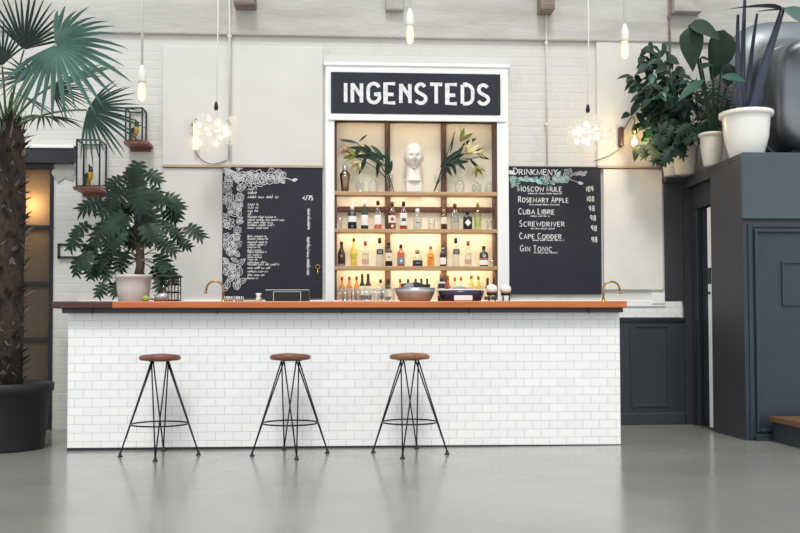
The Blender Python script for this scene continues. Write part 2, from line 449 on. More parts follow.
# old joist ends poking through the top of the wall
for i, (x0, x1, z0, m, ln) in enumerate(((-1.007, -0.808, 3.971, BEAMW, 0.22), (0.422, 0.597, 3.979, CONC, 0.12),
                                 (1.9, 2.039, 3.977, BEAMW, 0.22), (3.228, 3.501, 4.003, CONC, 0.16))):
    b = MB(); b.box(x0, x1, -ln, 0.0, z0, z0+0.16, m, 0.012); b.box(x0+0.03, x1-0.03, -ln*0.7, 0, z0+0.16, z0+0.5, m, 0.01)
    struct('beam_%d' % (i+1), b)

# ---- shelf niche in the middle of the wall
NYB = 0.12
nb = MB()
nb.box(NX0-0.02, NX1+0.02, NYB+0.02, NYB+0.05, NZ0, NZ1, PANE)
nb.box(NX0-0.0, NX0+0.034, -0.03, NYB+0.02, NZ0, NZ1, FRAMEW, 0.004); nb.box(NX1-0.034, NX1, -0.03, NYB+0.02, NZ0, NZ1, FRAMEW, 0.004)
nb.box(NX0, NX1, -0.03, NYB+0.02, NZ1-0.055, NZ1, FRAMEW, 0.004); nb.box(NX0, NX1, -0.0, NYB+0.02, NZ0, NZ0+0.04, FRAMEW)
for px in (387.5, 443.5):
    xc = 0.0
    pass
for xc in (0.449, 0.999):
    nb.box(xc-0.026, xc+0.026, NYB-0.035, NYB+0.02, NZ0+0.04, NZ1-0.05, FRAMEW, 0.006)
nb.box(NX0+0.045, NX1-0.045, NYB-0.025, NYB+0.02, 2.07, 2.119, FRAMEW, 0.004)
niche = struct('window_1', nb)
# white casing round the niche
cs = MB()
cx0, cx1, cz1 = -0.152, 1.609, 3.455
ctz = 2.922; cs.box(cx0, NX0+0.012, -0.06, 0, NZ0-0.2, ctz, CASING, 0.003); cs.box(NX1-0.012, cx1, -0.06, 0, NZ0-0.2, ctz, CASING, 0.003)
cs.box(cx0, cx1, -0.06, 0, 2.922, cz1, CASING, 0.005)
cs.box(cx0-0.015, cx1+0.015, -0.075, 0, cz1-0.005, cz1+0.025, CASING, 0.005)
cs.box(cx0+0.03, cx1-0.03, -0.078, -0.0, 2.922, 2.98, CASING, 0.005)
struct('trim_9', cs)
SH = [2.246, 1.887, 1.531, 1.165]     # shelf tops
for i, z in enumerate(SH):
    s = tag(MB().box(NX0+0.012, NX1-0.012, -0.045, NYB-0.036, z-0.036, z, SHELFW, 0.004).build('wall_shelf'), None, 'shelf', 'wooden bottle shelves in the niche')
    s['label'] = ['top pale wooden shelf of the niche, under the plaster bust', 'second pale wooden shelf down the niche, carrying the upper row of bottles',
                  'third pale wooden shelf down the niche, carrying the middle row of bottles', 'lowest pale wooden shelf of the niche, just above the bar top'][i]
# warm strip lamps under the shelves
for z, p in ((SH[1]-0.05, 4.5), (SH[2]-0.05, 4.0)):
    area('shelf_strip_and_fill_light', (0.72, 0.0, z), (0.72, 0.16, z-0.25), 1.5, 0.03, p*0.6, (1.0, 0.80, 0.48))
area('shelf_strip_and_fill_light', (0.72, 0.0, SH[0]-0.05), (0.72, 0.14, SH[0]-0.35), 1.5, 0.03, 1.8, (1.0, 0.84, 0.58))
area('shelf_strip_and_fill_light', (0.72, -0.01, NZ1-0.07), (0.72, 0.14, NZ1-0.42), 1.5, 0.03, 6.0, (1.0, 0.76, 0.46))  # added warm fill at the niche head, brightens the shaded upper pane

# ---- left doorway with frosted glass door
dr = MB()
dr.box(DX1-0.035, DX1, -0.01, 0.1, 0, 2.5, BLACKM); dr.box(DX0, DX1, -0.02, 0.1, 2.443, 2.52, BLACKM)
for py in (227.5, 283.5, 339.5):
    pass
for zz in (1.895, 1.364, 0.84): dr.box(DX0, DX1-0.03, 0.0, 0.06, zz-0.016, zz+0.016, BLACKM)
dr.box(DX0, DX1-0.03, 0.0, 0.06, 0, 0.06, BLACKM); dr.box(DX0-0.0, DX0+0.035, -0.01, 0.1, 0, 2.5, BLACKM)
door = struct('door_1', dr)
pn = MB().box(DX0+0.03, DX1-0.03, 0.025, 0.035, 0.05, 2.46, FROST).build('pane', door)
bk = MB(); bk.box(-4.2, -2.0, 1.25, 1.3, 0, 3.0, M('tan_corridor_wall', 'a58a6a', 0.7)); bk.box(-4.2, -4.15, 0.36, 1.25, 0, 3, WALL); bk.box(-2.05, -2.0, 0.36, 1.25, 0, 3, WALL); bk.box(-4.2, -2.0, 0.36, 1.3, 2.9, 3.0, WALL)
struct('wall_corridor', bk)
lt = MB(); lt.box(-3.5, -2.52, -0.06, 0.0, 2.49, 2.63, BLACKP, 0.006); lt.box(-3.5, -2.5, -0.075, 0.0, 2.63, 2.66, CASING, 0.004)
lt.box(-2.535, -2.5, -0.07, 0, 2.5, 2.655, BLACKP)
struct('trim_10', lt)
pk = MB(); pk.prism([(-2.72, 2.40), (-2.70, 2.48), (-2.54, 2.50), (-2.50, 2.44), (-2.52, 2.33), (-2.60, 2.36), (-2.66, 2.31)], -0.012, 0.0, M('bare_grey_render', 'a3a59a', 0.8, bmp=0.4))
struct('trim_11', pk)
cl = thing('corridor_lamp', 'warm glowing lamp showing through the frosted glass door', 'lamp', (-2.925, 0.22, 2.112))
MB().ball((0, 0, 0), 0.05, emissive('lamp_globe_glow', 'ffbf70', 12)).build('globe', cl)
MB().tube([(0, 0, 0.045), (0, 0, 0.08)], 0.02, BRASS).build('socket', cl)
MB().tube([(0, 0, 0.08), (0, 0, 2.9-2.112)], 0.005, CORDB).build('cord', cl)
pl = bpy.data.lights.new('corridor_glow', 'POINT'); pl.energy = 3.2; pl.color = (1, 0.66, 0.33); pl.shadow_soft_size = 0.05
po = bpy.data.objects.new('corridor_glow', pl); COL.objects.link(po); po.location = (-2.902, 0.145, 2.103)

# ---- dark partition on the right, with its doorway and panelled front
BX, BY, BZ = 3.335, -1.37, 2.392
OY0, OY1 = -0.70, -0.05        # doorway in the side
s = MB()
s.box(BX, 5.2, BY, -0.0, BZ-0.04, BZ, NAVY)                       # top deck
s.box(BX, BX+0.12, BY, OY0, 0, BZ-0.04, SHADE, 0.004)             # side beside the doorway
s.box(BX, BX+0.12, OY0, 0.0, BZ-0.10, BZ-0.04, SHADE)             # lintel over the doorway
s.box(BX, BX+0.12, OY1, 0.0, 0, BZ-0.1, SHADE)
s.box(BX+0.12, 5.2, BY, BY+0.1, 0, BZ-0.04, SLATE)
s.box(BX-0.012, 5.2, BY-0.035, BY, 1.837, BZ, M('blue_grey_fascia', '43525b', 0.4, var=0.08, scale=2), 0.006)
wr = struct('wall_right', s)
pnl = MB()
fx0 = BX+0.035; fz1 = 1.811
pnl.box(BX, 5.2, BY-0.012, BY, 0, fz1, SLATE)
def moulding(mb, x0, x1, z0, z1, y, wd, th, m):
    mb.box(x0, x0+wd, y-th, y, z0, z1, m, th*0.35); mb.box(x0+wd-0.001, x1, y-th, y, z1-wd, z1, m, th*0.35); mb.box(x0+wd-0.001, x1, y-th, y, z0, z0+wd, m, th*0.35)
moulding(pnl, fx0, 5.1, 0.02, fz1-0.01, BY-0.012, 0.035, 0.016, SLATE)
moulding(pnl, fx0+0.05, 5.1, 0.07, fz1-0.06, BY-0.012, 0.03, 0.03, SLATE)
moulding(pnl, 3.655, 5.0, 1.111, 1.486, BY-0.012, 0.022, 0.016, SLATE)
pnl.box(fx0+0.04, 5.1, BY-0.05, BY, 0.0, 0.055, SLATE, 0.006)
struct('trim_12', pnl)
dw = MB()
dw.box(BX+0.12, BX+0.16, OY0-0.1, 0.0, 0, BZ-0.05, NAVY)
for y0 in (OY1-0.14,): dw.box(BX+0.07, BX+0.12, y0, OY1, 0, BZ-0.12, NAVY, 0.006)
dw.box(BX+0.06, BX+0.12, OY0, OY1, 2.071, BZ-0.1, NAVY, 0.006)
dw.box(BX+0.085, BX+0.12, OY0+0.10, OY0+0.30, 0.02, 2.071, BLACKP, 0.004)
d2 = struct('door_2', dw)
MB().box(BX+0.012, BX+0.05, OY0+0.005, OY0+0.11, 0.03, 2.031, CASING, 0.003).build('door_edge', d2)['label'] = 'white painted edge of the door'
lk = MB(); lk.box(BX+0.004, BX+0.013, OY0+0.03, OY0+0.10, 1.333, 1.48, BLACKM, 0.003); lk.tube([(BX-0.01, OY0+0.06, 1.25), (BX+0.01, OY0+0.06, 1.25)], 0.012, BLACKM)
lk.build('latch', d2)

# dark wainscot below the tile strip, and the strip of dark wall beside it
wx0, wx1 = 2.0, 3.345
ws = MB(); ws.box(wx0, wx1, -0.03, 0, 0, 1.03, NAVY)
ws.box(wx0, wx1, -0.05, 0, 0.995, 1.03, BLACKP, 0.004)
ws.box(2.81, 2.839, -0.045, 0, 0.15, 0.98, NAVY); 
moulding(ws, 2.79, 3.187, 0.17, 0.965, -0.03, 0.025, 0.012, NAVY)
ws.box(3.157, 3.187, -0.043, 0, 0.17, 0.965, NAVY)
struct('trim_13', ws)
struct('baseboard_back', MB().box(wx0, 3.329, -0.06, 0, 0, 0.115, NAVY, 0.008))
struct('trim_14', MB().box(3.151, BX, -0.035, 0, 1.2, BZ-0.04, SHADE, 0.004))
# deck continues to the wall behind the pots
struct('trim_15', MB().box(3.137, BX+0.01, -0.10, 0.0, BZ-0.045, BZ, SHADE, 0.004))

# ---- step at the right edge
st = thing('wooden_step', 'brown wooden step with dark riser at the foot of the panelled partition', 'step', (3.5, -1.95, 0))
q = MB(); q.prism([(0.0, 0.165), (0.0, 0.205), (0.7, 0.205), (0.7, 0.165)], -0.35, 0.5, wood('step_wood', '7d5a40', '634431')); q.build('tread', st)
MB().box(0.03, 0.7, -0.3, 0.5, 0.0, 0.165, NAVY).build('riser', st)

# ================================================================= bar
bar = thing('bar_counter', 'long bar faced in white brick tiles with an orange-brown wooden top', 'bar', (0, 0, 0))
FX0, FX1, FY = -2.105, 2.222, -1.58
MB().box(FX0, FX1, FY, FY+0.12, 0.0, 1.06, TILE, 0.004).build('tiled_front', bar)
rb = MB(); rb.box(FX0+0.06, FX1-0.02, FY+0.12, FY+0.62, 0.86, 0.9, UNDER); rb.box(FX0, FX0+0.06, FY+0.12, FY+0.62, 0, 1.06, TILE); rb.box(FX1-0.06, FX1, FY+0.12, FY+0.62, 0, 1.06, TILE)
rb.build('cabinet', bar)
MB().box(FX0-0.02, FX1-0.0, FY-0.095, FY+0.64, 1.055, 1.094, UNDER, 0.003).build('underboard', bar)
XJ = -1.744
MB().box(XJ, 2.246, FY-0.12, FY+0.66, 1.092, 1.145, COUNTER, 0.008).build('countertop', bar)
MB().box(-2.195, XJ, FY-0.12, FY+0.66, 1.092, 1.145, COUNTERD, 0.008).build('countertop', bar)['label'] = 'dark brown end piece of the counter top'
MB().prism([(FX0, 0), (FX1, 0), (FX1, 0.006), (0.6, 0.014), (FX0, 0.022)], FY-0.004, FY, BLACKP).build('kick_strip', bar)
for hx in (-1.896, -0.95, 0.004, 0.997, 1.944):
    h = MB(); h.tube([(hx, FY-0.098, 1.085), (hx, FY-0.115, 1.075), (hx, FY-0.115, 1.055), (hx, FY-0.10, 1.05)], 0.005, BLACKM, 6)
    h.build('bag_hook', bar)
CT = 1.145

# ================================================================= stools
def make_stool(name, label, sm, x, y, rz):
    t = thing(name, label, 'bar stool', (x, y, 0), 'wire-legged bar stools', rz)
    H = 0.70; mb = MB(); mi = mb.mi(sm); rings = []
    for rr, zf, dish in ((0.02, 0, 0), (0.12, 0, 0), (0.145, 0.004, 0), (0.152, 0.018, 0), (0.150, 0.036, 1), (0.138, 0.043, 1), (0.09, 0.036, 1), (0.02, 0.030, 1)):
        ring = []
        for k in range(28):
            a = 2*math.pi*k/28
            z = H+zf + (0.006*math.cos(2*a)*-1*(rr/0.15)**2 if dish else 0)
            ring.append((rr*math.cos(a), rr*math.sin(a), z))
        rings.append(mb.ring(ring))
    mb.skin(rings, mi); mb.build('seat', t)
    mb = MB(); mb.box(-0.075, 0.075, -0.075, 0.075, H-0.006, H+0.001, BLACKM); mb.build('mounting_plate', t)
    c = 0.055; fr = 0.28
    for fx, fy in ((-1, 0), (1, 0), (0, -1), (0, 1)):
        mb = MB()
        for sg in (-1, 1):
            tx, ty = (fx*c, sg*c) if fx else (sg*c, fy*c)
            mb.tube([(tx, ty, H-0.003), (fx*fr, fy*fr, 0.02)], 0.0054, BLACKM, 8)
        lg = mb.build('leg', t)
        p = MB(); p.lathe([(0.018, 0), (0.02, 0.004), (0.012, 0.012), (0.009, 0.03)], BLACKM, (fx*fr, fy*fr, 0), 12); p.build('foot_pad', lg)
    mb = MB(); rr = c+(fr-c)*(1-0.23/H*1.0)
    mb.tube([(rr*math.cos(2*math.pi*k/40), rr*math.sin(2*math.pi*k/40), 0.235) for k in range(41)], 0.006, BLACKM, 8); mb.build('foot_ring', t)
    return t
make_stool('bar_stool', 'dark red-brown bar stool nearest the palm, first of the three along the bar', SEATW, -1.335, -1.94, R(5))
make_stool('bar_stool', 'middle bar stool of the three, with reddish wooden seat and thin black legs', SEATW, -0.38, -1.95, R(12.5))
make_stool('bar_stool', 'bar stool with the lightest tan seat, farthest along from the palm', SEATW2, 0.508, -1.955, R(-15))

# ================================================================= sign
sg = thing('sign_board', 'wide black signboard with large white capitals above the bottle shelves', 'sign', (0, 0, 0))
sx0, sx1, sz0, sz1 = -0.099, 1.529, 2.991, 3.382
MB().box(sx0, sx1, -0.085, -0.06, sz0, sz1, SIGNB, 0.002).build('board', sg)
GL = {
 'I': (0.16, [[(0.08, 0), (0.08, 1)]]),
 'N': (0.50, [[(0.08, 0), (0.08, 1)], [(0.08, 0.98), (0.42, 0.30)], [(0.42, 0), (0.42, 1)]]),
 'G': (0.56, [arc(0.29, 0.70, 0.21, 0.30, 20, 180, 8) + arc(0.29, 0.30, 0.21, 0.30, 180, 360, 10) + [(0.50, 0.44), (0.30, 0.44)]]),
 'E': (0.48, [[(0.44, 1), (0.08, 1), (0.08, 0), (0.44, 0)], [(0.08, 0.44), (0.38, 0.44)]]),
 'S': (0.48, [arc(0.24, 0.76, 0.17, 0.24, 25, 205, 8) + [(0.13, 0.58), (0.34, 0.42)] + arc(0.24, 0.24, 0.19, 0.24, 25, -160, 9)]),
 'T': (0.50, [[(0.02, 1), (0.48, 1)], [(0.25, 0), (0.25, 1)]]),
 'D': (0.54, [[(0.08, 0), (0.08, 1)], [(0.10, 1), (0.22, 1)] + arc(0.22, 0.66, 0.25, 0.34, 90, 0, 7) + arc(0.22, 0.34, 0.25, 0.34, 0, -90, 7) + [(0.10, 0)]]),
}
lt = MB(); word = 'INGENSTEDS'; gap = 0.09
tot = sum(GL[c][0] for c in word) + gap*(len(word)-1)
lx0, lx1, lz0, lz1 = 0.02, 1.424, 3.074, 3.292
kx = (lx1-lx0)/tot; kz = lz1-lz0; cur = 0; SWD = 0.034
for c in word:
    wd, strokes = GL[c]
    for s_ in strokes:
        lt.ribbon([(lx0+(cur+a)*kx, lz0+SWD/2+b*(kz-SWD)) for a, b in s_], SWD, -0.0862, SIGNW)
        for (a, b) in (s_[0], s_[-1]) if c in 'E' else ():
            pass
    cur += wd+gap
lt.build('lettering', sg)

# ================================================================= chalkboards
GF = {
 'A': (.6, [[(0, 0), (.3, 1), (.6, 0)], [(.1, .36), (.5, .36)]]),
 'B': (.5, [[(0, 0), (0, 1), (.3, .97), (.42, .78), (.3, .56), (0, .52)], [(.3, .56), (.5, .3), (.34, .02), (0, 0)]]),
 'C': (.6, [arc(.33, .5, .31, .5, 45, 315, 11)]),
 'D': (.55, [[(0, 0), (0, 1), (.28, .95), (.52, .65), (.52, .35), (.28, .05), (0, 0)]]),
 'E': (.45, [[(.43, 1), (0, 1), (0, 0), (.45, 0)], [(0, .5), (.36, .52)]]),
 'G': (.62, [arc(.33, .5, .31, .5, 50, 330, 11) + [(.6, .42), (.36, .42)]]),
 'I': (.1, [[(.05, 0), (.05, 1)]]),
 'K': (.5, [[(0, 0), (0, 1)], [(.46, 1), (.03, .45), (.5, 0)]]),
 'L': (.42, [[(0, 1), (0, 0), (.42, .02)]]),
 'M': (.7, [[(0, 0), (.08, 1), (.35, .12), (.62, 1), (.7, 0)]]),
 'N': (.55, [[(0, 0), (0, 1), (.55, 0), (.55, 1)]]),
 'O': (.62, [arc(.31, .5, .31, .5, 0, 360, 14)]),
 'P': (.48, [[(0, 0), (0, 1), (.3, .98), (.46, .76), (.3, .5), (0, .48)]]),
 'R': (.5, [[(0, 0), (0, 1), (.3, .98), (.46, .76), (.3, .52), (0, .5)], [(.2, .5), (.52, 0)]]),
 'S': (.46, [arc(.24, .75, .2, .25, 40, 250, 8) + arc(.22, .25, .22, .26, 80, -150, 9)]),
 'T': (.55, [[(0, 1), (.55, 1)], [(.28, 1), (.28, 0)]]),
 'U': (.55, [[(0, 1), (0, .3)] + arc(.275, .28, .275, .28, 180, 360, 8) + [(.55, 1)]]),
 'V': (.55, [[(0, 1), (.28, 0), (.55, 1)]]),
 'W': (.8, [[(0, 1), (.2, 0), (.4, .75), (.6, 0), (.8, 1)]]),
 'Y': (.55, [[(0, 1), (.28, .5), (.55, 1)], [(.28, .5), (.24, 0)]]),
 '0': (.5, [arc(.25, .5, .24, .5, 0, 360, 12)]), '1': (.2, [[(0, .8), (.14, 1), (.14, 0)]]),
 '8': (.46, [arc(.23, .74, .19, .25, 0, 360, 10), arc(.23, .25, .23, .26, 0, 360, 10)]),
 '9': (.46, [arc(.23, .7, .2, .29, 0, 360, 10), [(.43, .7), (.36, 0)]]), '4': (.5, [[(.36, 0), (.36, 1), (0, .35), (.5, .35)]]),
 '5': (.45, [[(.42, 1), (.06, 1), (.03, .58), (.28, .62), (.44, .32), (.3, .03), (0, .06)]]), '7': (.45, [[(0, 1), (.45, 1), (.15, 0)]]),
 '/': (.4, [[(0, -.1), (.4, 1.1)]]),
}
def chalk_text(mb, text, x, z, h, width=None, stroke=0.009, y=-0.0332, m=CHALK, gap=0.2, big_first=1.0, jit=0.04):
    tot = 0
    for c in text: tot += (0.38 if c == ' ' else GF[c][0]+gap)
    k = (width/tot) if width else h*0.9
    cur = x; first = True
    for c in text:
        if c == ' ': cur += 0.38*k; first = True; continue
        wd, ss = GF[c]; hh = h*(big_first if first else 1.0); dz = rnd.uniform(-jit, jit)*h
        for s_ in ss: mb.ribbon([(cur+a*k, z+dz+b*hh) for a, b in s_], stroke, y, m)
        cur += (wd+gap)*k; first = False
def scribble(mb, x, z, h, width, stroke=0.006, y=-0.0332, m=CHALK, vert=False):
    """a line of small handwriting too fine to read"""
    cur = 0.0
    while cur < width:
        wl_ = min(width-cur, h*rnd.uniform(2.0, 5.0)); n = max(2, int(wl_/(h*0.62))); pts = []
        for i in range(n):
            tall = rnd.choice((0.62, 0.62, 0.62, 0.7, 1.1, 0.55)); low = rnd.choice((0, 0, 0, 0, -0.35)); lp = rnd.uniform(0.02, 0.34)
            for q in range(6):
                t = q/6; hh = 0.5-0.5*math.cos(2*math.pi*t)
                a = wl_*(i+t)/n + lp*h*math.sin(2*math.pi*t)*0.6; b = h*(low*(1-hh) if t > .5 else 0) + h*tall*hh
                pts.append((x+b, z-cur-a) if vert else (x+cur+a, z+b))
        mb.ribbon(pts, stroke, y, m)
        cur += wl_ + h*0.45
def flower(mb, x, z, r, m, y=-0.0331, st=0.0052):
    n = rnd.choice((5, 6, 7)); ph = rnd.uniform(0, 6)
    for k, rr in ((1, r), (2, r*0.62)):
        mb.ribbon([(x+rr*(1+0.16*math.cos(n*a+ph*k))*math.cos(a), z+rr*(1+0.16*math.cos(n*a+ph*k))*math.sin(a)) for a in [2*math.pi*i/26 for i in range(26)]], st, y, m, True)
    mb.ribbon([(x+r*0.35*(1-i/14)*math.cos(i*0.8+ph), z+r*0.35*(1-i/14)*math.sin(i*0.8+ph)) for i in range(13)], st*0.9, y, m)
    for i in range(n): 
        a = 2*math.pi*i/n+ph; mb.ribbon([(x+r*.62*math.cos(a), z+r*.62*math.sin(a)), (x+r*.95*math.cos(a+.2), z+r*.95*math.sin(a+.2))], st*0.8, y, m)
def leafline(mb, x, z, L, ang, m, y=-0.0331, st=0.0052, fill=None):
    c, s_ = math.cos(ang), math.sin(ang)
    f = lambda u, v: (x+u*c-v*s_, z+u*s_+v*c)
    out = [f(L*t, 0.26*L*math.sin(math.pi*t**0.8)) for t in [i/8 for i in range(9)]]
    inn = [f(L*t, -0.26*L*math.sin(math.pi*t**0.8)) for t in [i/8 for i in range(8, -1, -1)]]
    if fill: mb.poly([(a, y+0.0002, b) for a, b in out+inn[1:-1]], fill)
    mb.ribbon(out+inn[1:-1], st, y, m, True); mb.ribbon([f(0, 0), f(L*0.9, 0)], st*0.8, y, m)
    for t in (.3, .5, .7): 
        for sg in (-1, 1): mb.ribbon([f(L*t, 0), f(L*(t+.15), sg*.15*L)], st*0.6, y, m)
BYF = -0.03
def board(label, x0, x1, z0, z1):
    t = thing('chalkboard_sign', label, 'chalkboard', (0, 0, 0), None)
    MB().box(x0, x1, BYF, -0.004, z0, z1, CHALKB, 0.002).build('slate', t)
    e = MB(); e.box(x0-0.006, x1+0.006, BYF-0.006, -0.0, z1-0.008, z1+0.006, BLACKP)
    e.build('top_edge', t); return t
# beer board
ax0, ax1, az0, az1 = -1.126, -0.182, 1.222, 2.473
b1 = board('large black chalkboard with dense white flower border and long lists of small writing', ax0, ax1, az0, az1)
PXM = (ax1-ax0)/100.0            # metres covered by one column of the board's hundred
fx = lambda c: ax0+(c-222.3)*PXM
fz = lambda r: az1-(r-167.2)*(az1-az0)/131.3
fl = MB()
for i in range(120):
    pass
zz = 171
while zz < 296:
    for c in (227.5, 238.0):
        c += rnd.uniform(-2, 2); r_ = rnd.uniform(3.4, 5.4)
        if zz > 245 or rnd.random() < 0.42:
            for q in range(2): leafline(fl, fx(c), fz(zz+rnd.uniform(-2, 2)), PXM*rnd.uniform(7, 11), rnd.uniform(0.2, 2.9), CHALK, y=-0.0331-0.0001*q)
        else: flower(fl, fx(c), fz(zz), r_*PXM, CHALK if rnd.random() < .6 else CHALKD)
    zz += 6.6
for c, r_, kind in ((248, 7, 0), (256, 8.5, 0), (262, 6, 0), (266.5, 6.5, 1), (272, 7.5, 0), (279, 6.5, 0), (250, 5, 1), (244, 5, 1), (240, 6, 0)):
    z_ = fz(177+rnd.uniform(-2.5, 2.5))
    if kind: 
        leafline(fl, fx(c), z_, PXM*9, rnd.uniform(-0.6, 0.6), CHALK)
    else: flower(fl, fx(c), z_, r_*PXM, CHALK)
leafline(fl, fx(277), fz(178), PXM*9, 0.75, CHALK, fill=None); leafline(fl, fx(279), fz(179), PXM*7, -0.7, CHALK)
fl.ribbon([(fx(276), fz(178)), (fx(286), fz(178)), (fx(293), fz(180.5))], 0.007, -0.0333, CHALK); leafline(fl, fx(292), fz(180.5), PXM*5.5, 0.25, CHALK, fill=CHALK)
for q in range(8): fl.ribbon([(fx(224+q), fz(168.5+q*.3)), (fx(229+q*1.6), fz(178-q*.4))], 0.006, -0.0333, CHALK)
for v in fl.bm.verts: v.co.x = max(v.co.x, ax0+0.006)
fl.build('chalk_flowers', b1)
tx = MB()
for r_, w_, h_ in ((190.2, 9, 3.0), (194, 9.5, 3.0), (198.2, 31, 3.2), (205.5, 11, 2.8), (208.6, 11.5, 2.6), (212.0, 11, 2.8), (215.5, 4, 2.8)):
    tx = MB(); scribble(tx, fx(247.3), fz(r_), h_*PXM, w_*PXM, 0.0066); tx.build('chalk_line', b1)
for r_, w_ in ((217.8, 29), (220.7, 37), (223.4, 26), (226.0, 27), (228.8, 21), (237.2, 19), (239.8, 21.5), (243.1, 20), (245.6, 18.5), (248.0, 13), (251.2, 15), (252.9, 19), (255.6, 14), (258.0, 14.5), (260.4, 10), (263.4, 19), (265.3, 32), (268.8, 23), (272.3, 21), (275.8, 17.5), (279.0, 11)):
    tx = MB(); scribble(tx, fx(247.3), fz(r_), 2.0*PXM, w_*PXM, 0.0066); tx.build('chalk_line', b1)
tx = MB()
chalk_text(tx, '4/75', fx(302.5), fz(200.0), 4.4*PXM, 11*PXM, 0.009)
tx.build('chalk_fraction', b1)
for sub in (0, 1.1):
    tx = MB(); scribble(tx, fx(307.6+sub*0.6), fz(208.5), 2.6*PXM, 22*PXM, 0.007, vert=True, y=-0.0332-sub*0.0002); tx.build('chalk_line', b1)
    tx = MB(); scribble(tx, fx(307.0+sub*0.6), fz(237.2), 2.6*PXM, 39*PXM, 0.007, vert=True, y=-0.0332-sub*0.0002); tx.build('chalk_line', b1)
# drinks board
cx0_, cx1_, cz0, cz1_ = 1.603, 2.52, 1.262, 2.496
b2 = board('black chalkboard headed DRINKMENY with six large white cocktail names and prices', cx0_, cx1_, cz0, cz1_)
PM2 = (cx1_-cx0_)/93.5
gx = lambda c: cx0_+(c-507.8)*PM2
gz = lambda r: cz1_-(r-167.2)*(cz1_-cz0)/127.0
tx = MB()
chalk_text(tx, 'DRINKMENY', gx(514), gz(175.0), 5.3*PM2, 45*PM2, 0.0085, big_first=1.25)
tx.build('chalk_heading', b2)
for t_, c, r_, w_, sr, sc_, sw in (('MOSCOW MULE', 518, 191.6, 45, 194.2, 528, 34), ('ROSEMARY APPLE', 518.6, 202.6, 51, 205.3, 529, 31), ('CUBA LIBRE', 518.5, 214.4, 37, 216.8, 530, 20),
                           ('SCREWDRIVER', 519.5, 226.6, 46, 229.3, 530.5, 24), ('CAPE CODDER', 519.3, 239.2, 43, 240.9, 532, 32), ('GIN TONIC', 520, 251.6, 33, 253.4, 533.5, 24)):
    tx = MB(); chalk_text(tx, t_, gx(c), gz(r_), 4.4*PM2, w_*PM2, 0.0078, big_first=1.3, gap=.26); tx.build('cocktail_name', b2)
    tx = MB(); scribble(tx, gx(sc_), gz(sr), 1.5*PM2, sw*PM2, 0.0055); tx.build('chalk_line', b2)
for t_, c, r_ in (('109', 586.3, 191.2), ('108', 587.0, 201.2), ('98', 589.0, 211.0), ('98', 590.2, 220.5), ('98', 591.0, 230.6), ('98', 591.3, 242.2)):
    tx = MB(); chalk_text(tx, t_, gx(c), gz(r_), 5.0*PM2, (8.2 if len(t_) == 3 else 6.8)*PM2, 0.0085, gap=.3); tx.build('price', b2)
fl = MB()
for i in range(17):
    c = 513+i*3.3+rnd.uniform(-1, 1); r_ = 181+rnd.uniform(-3.0, 2.6)
    if c > 512 and rnd.random() < 0.5: flower(fl, gx(c), gz(r_), rnd.uniform(2.4, 4.4)*PM2, CHALKG if rnd.random() < .5 else CHALKD, st=0.0045)
    else: leafline(fl, gx(c), gz(r_), rnd.uniform(5, 8)*PM2, rnd.uniform(-0.8, 0.8), CHALKG, fill=CHALKG if rnd.random() < .45 else None, st=0.0045)
flower(fl, gx(568.5), gz(173.5), 4.6*PM2, CHALKD); leafline(fl, gx(557), gz(176), 6*PM2, 0.9, CHALKG, fill=CHALKG)
for q, an in ((574, .1), (577, .6), (580, -.2), (582, .5)): leafline(fl, gx(q), gz(174+an), 6*PM2, an, CHALKD)
leafline(fl, gx(578), gz(182.5), 5.5*PM2, -0.2, CHALK, fill=CHALK); leafline(fl, gx(508.8), gz(172), 7*PM2, -0.3, CHALK, fill=CHALK)
fl.ribbon([(gx(566), gz(178)), (gx(572), gz(180)), (gx(579), gz(182.5))], 0.006, -0.0333, CHALKD)
leafline(fl, gx(512), gz(188), 6*PM2, 1.1, CHALKD)
fl.build('chalk_flowers', b2)
# opener hung on the beer board
op = thing('bottle_opener', 'small brass bottle opener hung near the lower corner of the flower-bordered chalkboard', 'bottle opener', (-0.225, -0.04, 1.474))
MB().tube([(0, 0, -0.055), (0, 0, 0.03)], [0.008, 0.006], BRASS, 8).build('handle', op)
MB().tube([(0.02*math.cos(a), 0, 0.047+0.02*math.sin(a)) for a in [2*math.pi*i/16 for i in range(17)]], 0.006, BRASS, 6).build('ring', op)
MB().tube([(0, 0, 0.05), (0, 0.012, 0.05)], 0.004, BLACKM, 6).build('hook', op)

# ================================================================= bottles
def liquid(name, tint, base=0.05, edge=0.45): return glass(name, tint, edge, base)
G_GREEN = M('dark_green_glass', '1f3a2c', 0.12, var=0.1); G_BLACK = M('black_glass', '1d1c20', 0.12, var=0.1); G_BROWN = M('dark_brown_glass', '3a1c14', 0.12, var=0.1)
G_AMBER = liquid('amber_spirit', (0.80, 0.36, 0.10)); G_GOLD = liquid('golden_spirit', (0.93, 0.66, 0.22)); G_YEL = liquid('pale_yellow_spirit', (0.96, 0.88, 0.50))
G_CLEAR = liquid('clear_spirit', (0.93, 0.95, 0.94)); G_ROSE = liquid('rose_brown_spirit', (0.80, 0.50, 0.32)); G_PALE = liquid('pale_green_spirit', (0.90, 0.93, 0.72))
C_WHITE = M('white_cap', 'ece9e2', 0.4); C_BLACK = M('black_cap', '221f20', 0.4); C_RED = M('red_cap', 'b5352c', 0.4); C_BROWN = M('brown_cap', '54342a', 0.45); C_TAN = M('tan_cap', 'b58d5e', 0.5)
C_WINE = M('wine_red_cap', '6d2a28', 0.4); C_GOLD = M('gold_cap', 'a88a45', 0.35, 0.6)
L_WHITE = M('white_label', 'f0ede6', 0.6); L_CREAM = M('cream_label', 'eadfc2', 0.6); L_RED = M('red_label', 'b23a2a', 0.6); L_BLACK = M('black_label', '26252b', 0.6); L_ORNG = M('orange_label', 'cf6a33', 0.6)
